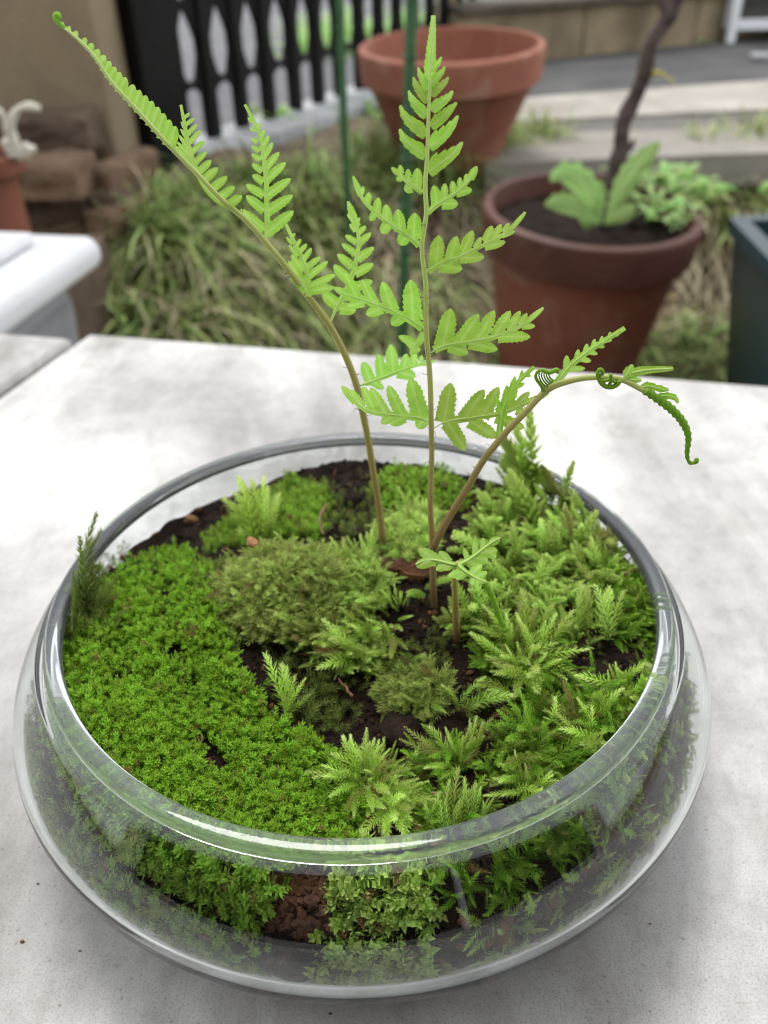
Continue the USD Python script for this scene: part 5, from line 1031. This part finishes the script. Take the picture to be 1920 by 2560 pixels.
leaf(fc, [(1640, 992), (1665, 990), (1688, 996), (1694, 1008)], [5, 9, 9, 8, 3], [5, 9, 8, 7, 3], yR(15) - .0006, 4, rib=(3, 2), mt=M['fern_dark'])
# the coiled pinna: thin arcs in a row, and a small hanging coil
t0_ = aty(1357, 975, yR(9)); px_ = np.linalg.norm(t0_ - EYE) * MPX
for k_ in range(6):
    cx, cy, rx_, ry_ = 1352 + k_ * 7.5, 950 - k_ * 1.5, 11 + 2.2 * k_, 19 - 1.2 * k_
    q_ = [(cx - rx_ * math.cos(u_) * .7 + 8 * math.sin(u_), cy + ry_ * math.sin(u_)) for u_ in np.linspace(-1.4, 1.9, 16)]
    v, f = tube(smoothpath(np.array([aty(x_, y_, yR(9) - .001 + .0004 * k_) for x_, y_ in q_]), 20), np.linspace(2.4, 3.2, 20) * px_ * .8, 6)
    obj('coiled_pinna', v, f, M['fern_dark'], fc, smooth=True, attrs={'tone': np.full(len(v), .45), 'rnd': np.full(len(v), .5)}, world=True)
v, f = tube(smoothpath(np.array([aty(x_, y_, yR(9) - .001) for x_, y_ in [(1357, 978), (1350, 960), (1340, 935), (1352, 925), (1375, 931), (1392, 924), (1394, 932)]]), 30), np.interp(np.linspace(0, 1, 30), [0, .4, .8, 1], [5, 3.5, 6, 5]) * px_, 8)
obj('coiled_pinna', v, f, M['fern_dark'], fc, smooth=True, attrs={'tone': np.full(len(v), .5), 'rnd': np.full(len(v), .5)}, world=True)
leaf(fc, [(1365, 976), (1380, 962), (1396, 946)], [3, 8, 7, 6, 3], [3, 7, 6, 5, 3], yR(10), 3, rib=(3, 2), mt=M['fern_dark'])
for pts_, w_ in (([(1500, 944), (1494, 932), (1500, 923), (1507, 930), (1500, 938)], 5), ([(1498, 945), (1508, 962), (1524, 968), (1542, 962), (1549, 952)], 7), ([(1522, 964), (1528, 948), (1526, 936)], 5), ([(1508, 955), (1520, 950), (1538, 956)], 5)):
    v, f = tube(smoothpath(np.array([aty(x_, y_, yR(13) - .0015) for x_, y_ in pts_]), 20), np.array([w_, w_ * 1.1] * 10) * px_ * .8, 8); obj('coiled_pinna', v, f, M['fern_dark'], fc, smooth=True, attrs={'tone': np.full(len(v), .4), 'rnd': np.full(len(v), .4)}, world=True)

# left frond
fl = thing('fern', 'leaning fern frond at the left whose narrow tip curls at the top left', 'fern', surf(np.array(960.), np.array(1390.)))
LP = [(962, 1400), (959, 1375), (949, 1279), (933, 1178), (918, 1086), (906, 1028), (891, 962), (868, 900), (841, 843), (810, 793), (771, 742), (736, 695), (723, 677), (666, 608), (608, 544), (561, 505), (492, 434), (428, 370), (376, 312), (324, 255), (278, 203), (231, 135), (191, 94), (160, 68), (143, 55)]
LY = np.interp(np.arange(len(LP)), [0, 10, 24], [.026, .018, .002])
stalk(fl, LP, LY, [19, 18, 17, 17, 17, 18, 18, 17, 17, 17, 16, 16, 16, 15, 14, 13, 12, 11, 10, 9, 8, 7, 6, 5, 5], np.interp(np.arange(25), [0, 2, 6, 11, 16, 24], [.1, .26, .42, .55, .72, .95]), n_=130, hairs=45)
yl = lambda k_: float(LY[k_])
pinna(fl, [(895, 965), (925, 955), (954, 944), (994, 929), (1037, 914), (1087, 904)], [((927, 954), (907, 904), 32), ((955, 941), (947, 886), 32), ((984, 932), (977, 861), 36), ((1010, 924), (1016, 884), 26), ((1034, 914), (1038, 880), 22), ((1052, 910), (1054, 888), 14), ((994, 930), (1040, 941), 34), ((930, 954), (960, 972), 22), ((1050, 910), (1072, 910), 12)], yl(6), tilt=(.1, .4), stalklen=.12, curl=.3)
pinna(fl, [(825, 815), (845, 763), (870, 716), (885, 672), (896, 618), (894, 574), (881, 538), (870, 503)],
      [((880, 720), (932, 702), 28), ((887, 684), (934, 659), 26), ((893, 648), (935, 618), 24), ((895, 612), (928, 582), 20), ((894, 585), (915, 565), 16), ((888, 556), (900, 545), 12), ((874, 702), (834, 662), 28), ((881, 666), (843, 635), 24), ((888, 636), (854, 609), 20), ((891, 607), (863, 588), 18), ((889, 578), (874, 560), 14), ((880, 550), (868, 535), 10), ((845, 762), (806, 732), 34), ((850, 770), (890, 776), 34), ((862, 740), (915, 745), 26)], yl(9) + .002, tilt=(0, -.2), stalklen=.14)
pinna(fl, [(771, 742), (771, 708), (765, 672), (751, 636), (733, 600), (713, 556)],
      [((776, 716), (839, 686), 22), ((773, 690), (820, 653), 20), ((766, 669), (801, 642), 18), ((756, 650), (779, 620), 17), ((747, 632), (767, 610), 15), ((738, 618), (752, 597), 12), ((728, 595), (738, 583), 9), ((776, 726), (836, 718), 26), ((764, 716), (721, 652), 30), ((768, 726), (722, 680), 28), ((758, 678), (729, 636), 24), ((745, 640), (722, 612), 14), ((733, 612), (715, 592), 10)], yl(10) - .002, tilt=(.3, -.1), stalklen=.02)
pinna(fl, [(668, 610), (669, 564), (667, 509), (666, 455), (659, 394), (650, 339), (635, 303), (612, 261)],
      [((669, 580), (734, 527), 33), ((669, 528), (732, 488), 29), ((667, 489), (727, 446), 27), ((664, 452), (715, 406), 25), ((661, 424), (698, 380), 22), ((656, 396), (682, 356), 19), ((652, 374), (672, 338), 17), ((647, 352), (661, 324), 15), ((641, 330), (650, 308), 12), ((661, 574), (601, 523), 28), ((661, 527), (615, 489), 27), ((660, 488), (615, 461), 24), ((658, 456), (631, 437), 21), ((656, 428), (631, 410), 19), ((652, 400), (629, 385), 17), ((648, 378), (628, 364), 15), ((643, 356), (627, 345), 13), ((636, 328), (624, 318), 10), ((628, 305), (620, 294), 8)], yl(13), tilt=(.05, 0), stalklen=.05, keel=.14)
pinna(fl, [(572, 514), (537, 495), (505, 455), (485, 408), (469, 347), (461, 307), (452, 262)],
      [((575, 510), (605, 489), 25), ((546, 496), (587, 466), 25), ((527, 475), (568, 441), 25), ((508, 452), (545, 419), 24), ((498, 430), (528, 400), 22), ((488, 406), (517, 379), 19), ((480, 380), (512, 352), 17), ((474, 356), (503, 326), 15), ((469, 335), (494, 310), 14), ((464, 312), (486, 296), 12), ((460, 296), (474, 282), 10), ((486, 412), (429, 360), 17), ((482, 398), (442, 354), 14), ((478, 380), (446, 336), 13), ((473, 356), (451, 322), 11), ((467, 332), (452, 304), 9)], yl(15), tilt=(-.3, 0), keel=.14)
# tip of the left frond: a ribbon of rounded lobes on its upper side
rib_ = smoothpath(np.array(LP[17:], float), 60); lob = []
t_ = np.gradient(rib_, axis=0); t_ /= np.linalg.norm(t_, axis=1, keepdims=True)
for s_ in np.linspace(.02, .97, 19):
    i_ = int(s_ * 59); L = np.interp(s_, [0, .2, .45, .7, 1], [44, 44, 34, 20, 7]); nrm_ = np.array([-t_[i_][1], t_[i_][0]]); d = nrm_ * .86 + t_[i_] * .5; d /= np.linalg.norm(d)
    L *= 1.18; lob.append((rib_[i_] - nrm_ * 2, rib_[i_] + d * L, np.interp(s_, [0, .5, 1], [33, 27, 11])))
pl_ = unary_union([lobe_poly(b, t, w, teeth=3, amp=.04) for b, t, w in lob] + [strip_poly(rib_, 12, 7)])
blade(fl, pl_, [rib_] + [np.array([b, t]) for b, t, w in lob], np.array(LP[17:], float), aty(428, 370, yl(17)), camn(-.3, .1), tonebase=.45, rib=(6, 4), keel=.2)
q_ = smoothpath(np.array([aty(x_, y_, yl(24)) for x_, y_ in [(160, 70), (145, 56), (138, 46), (140, 37), (147, 38), (147, 43)]]), 24); px_ = np.linalg.norm(q_[0] - EYE) * MPX
v, f = tube(q_, np.linspace(4.5, 5.5, 24) * px_, 8); obj('crozier', v, f, M['fern'], fl, smooth=True, attrs={'tone': np.full(len(v), .6), 'rnd': np.full(len(v), .5)}, world=True)

# small unfurling fern at the front
fs = thing('fern', 'short young fern with lumpy half-unrolled leaves before the tall stems', 'fern', surf(np.array(1142.), np.array(1600.)))
gp_ = surf(np.array(1142.), np.array(1600.)); ys = gp_[1]
stalk(fs, [(1143, 1615), (1141, 1580), (1139, 1520), (1137, 1460), (1138, 1430), (1146, 1408)], [ys, ys - .001, ys - .004, ys - .010, ys - .014, ys - .018], [21, 20, 18, 17, 16, 15], [.08, .14, .3, .4, .5, .6], n_=50, hairs=10)
y5 = ys - .018
pinna(fs, [(1146, 1412), (1120, 1408), (1085, 1400), (1040, 1412)], [((1120, 1408), (1098, 1378), 30), ((1095, 1404), (1045, 1372), 32), ((1080, 1402), (1040, 1416), 28), ((1118, 1410), (1090, 1425), 26), ((1130, 1412), (1112, 1425), 20)], y5, tilt=(-.2, .6), wave=2.2, keel=.25, rib=(7, 4))
pinna(fs, [(1146, 1412), (1170, 1400), (1200, 1378), (1250, 1345)], [((1170, 1400), (1160, 1370), 16), ((1188, 1388), (1186, 1352), 17), ((1208, 1375), (1207, 1344), 17), ((1225, 1362), (1236, 1342), 14), ((1185, 1394), (1220, 1402), 34), ((1205, 1382), (1244, 1376), 32), ((1175, 1405), (1200, 1430), 26), ((1215, 1375), (1240, 1395), 26)], y5 - .001, tilt=(.2, .6), wave=2.4, keel=.25, rib=(7, 4))
pinna(fs, [(1146, 1414), (1165, 1430), (1190, 1445), (1215, 1456)], [((1160, 1428), (1120, 1440), 24), ((1165, 1432), (1140, 1448), 20), ((1175, 1438), (1205, 1412), 24), ((1190, 1446), (1218, 1430), 20), ((1185, 1446), (1180, 1462), 18)], y5 - .003, tilt=(.1, .8), wave=2.4, keel=.25, rib=(7, 4))
q_ = smoothpath(np.array([aty(x_, y_, y5 - .005) for x_, y_ in [(1205, 1446), (1222, 1474), (1236, 1506), (1248, 1540), (1262, 1568)]]), 40); px_ = np.linalg.norm(q_[0] - EYE) * MPX
v, f = tube(q_, np.linspace(9, 8, 40) * (1 + .1 * np.sin(np.arange(40) * 1.3)) * px_, 8); obj('crozier', v, f, M['fern_dark'], fs, smooth=True, attrs={'tone': np.full(len(v), .55), 'rnd': np.full(len(v), .5)}, world=True)
q_ = aty(1262, 1570, y5 - .005); v, f = np.array(ico1.vertices) * .0013 + q_, np.array(ico1.faces); obj('crozier_tip', v, f, M['fern_dark'], fs, smooth=True, attrs={'tone': np.full(len(v), .6), 'rnd': np.full(len(v), .5)}, world=True)

# ------------------------------------------------------------------ bits lying on the table
for x_, y_, L, lab in ((56, 2355, .0016, 'tiny reddish bark fleck on the table at the lower left'), (95, 2210, .0010, 'small dark speck on the table near the bowl at the left'), (200, 2378, .0009, 'pinhead speck on the table below the left of the bowl'), (826, 2535, .0012, 'small dark crumb on the table under the front of the bowl'), (1625, 2310, .0009, 'dark grain on the table right of the bowl')):
    c = atz(x_, y_, TZ); v = np.array(ico.vertices) * [L * .5, L * .3, L * .25] + c + [0, 0, L * .2]
    obj('crumb', v, np.array(ico.faces), M['crumb'], label=lab, cat='crumb')
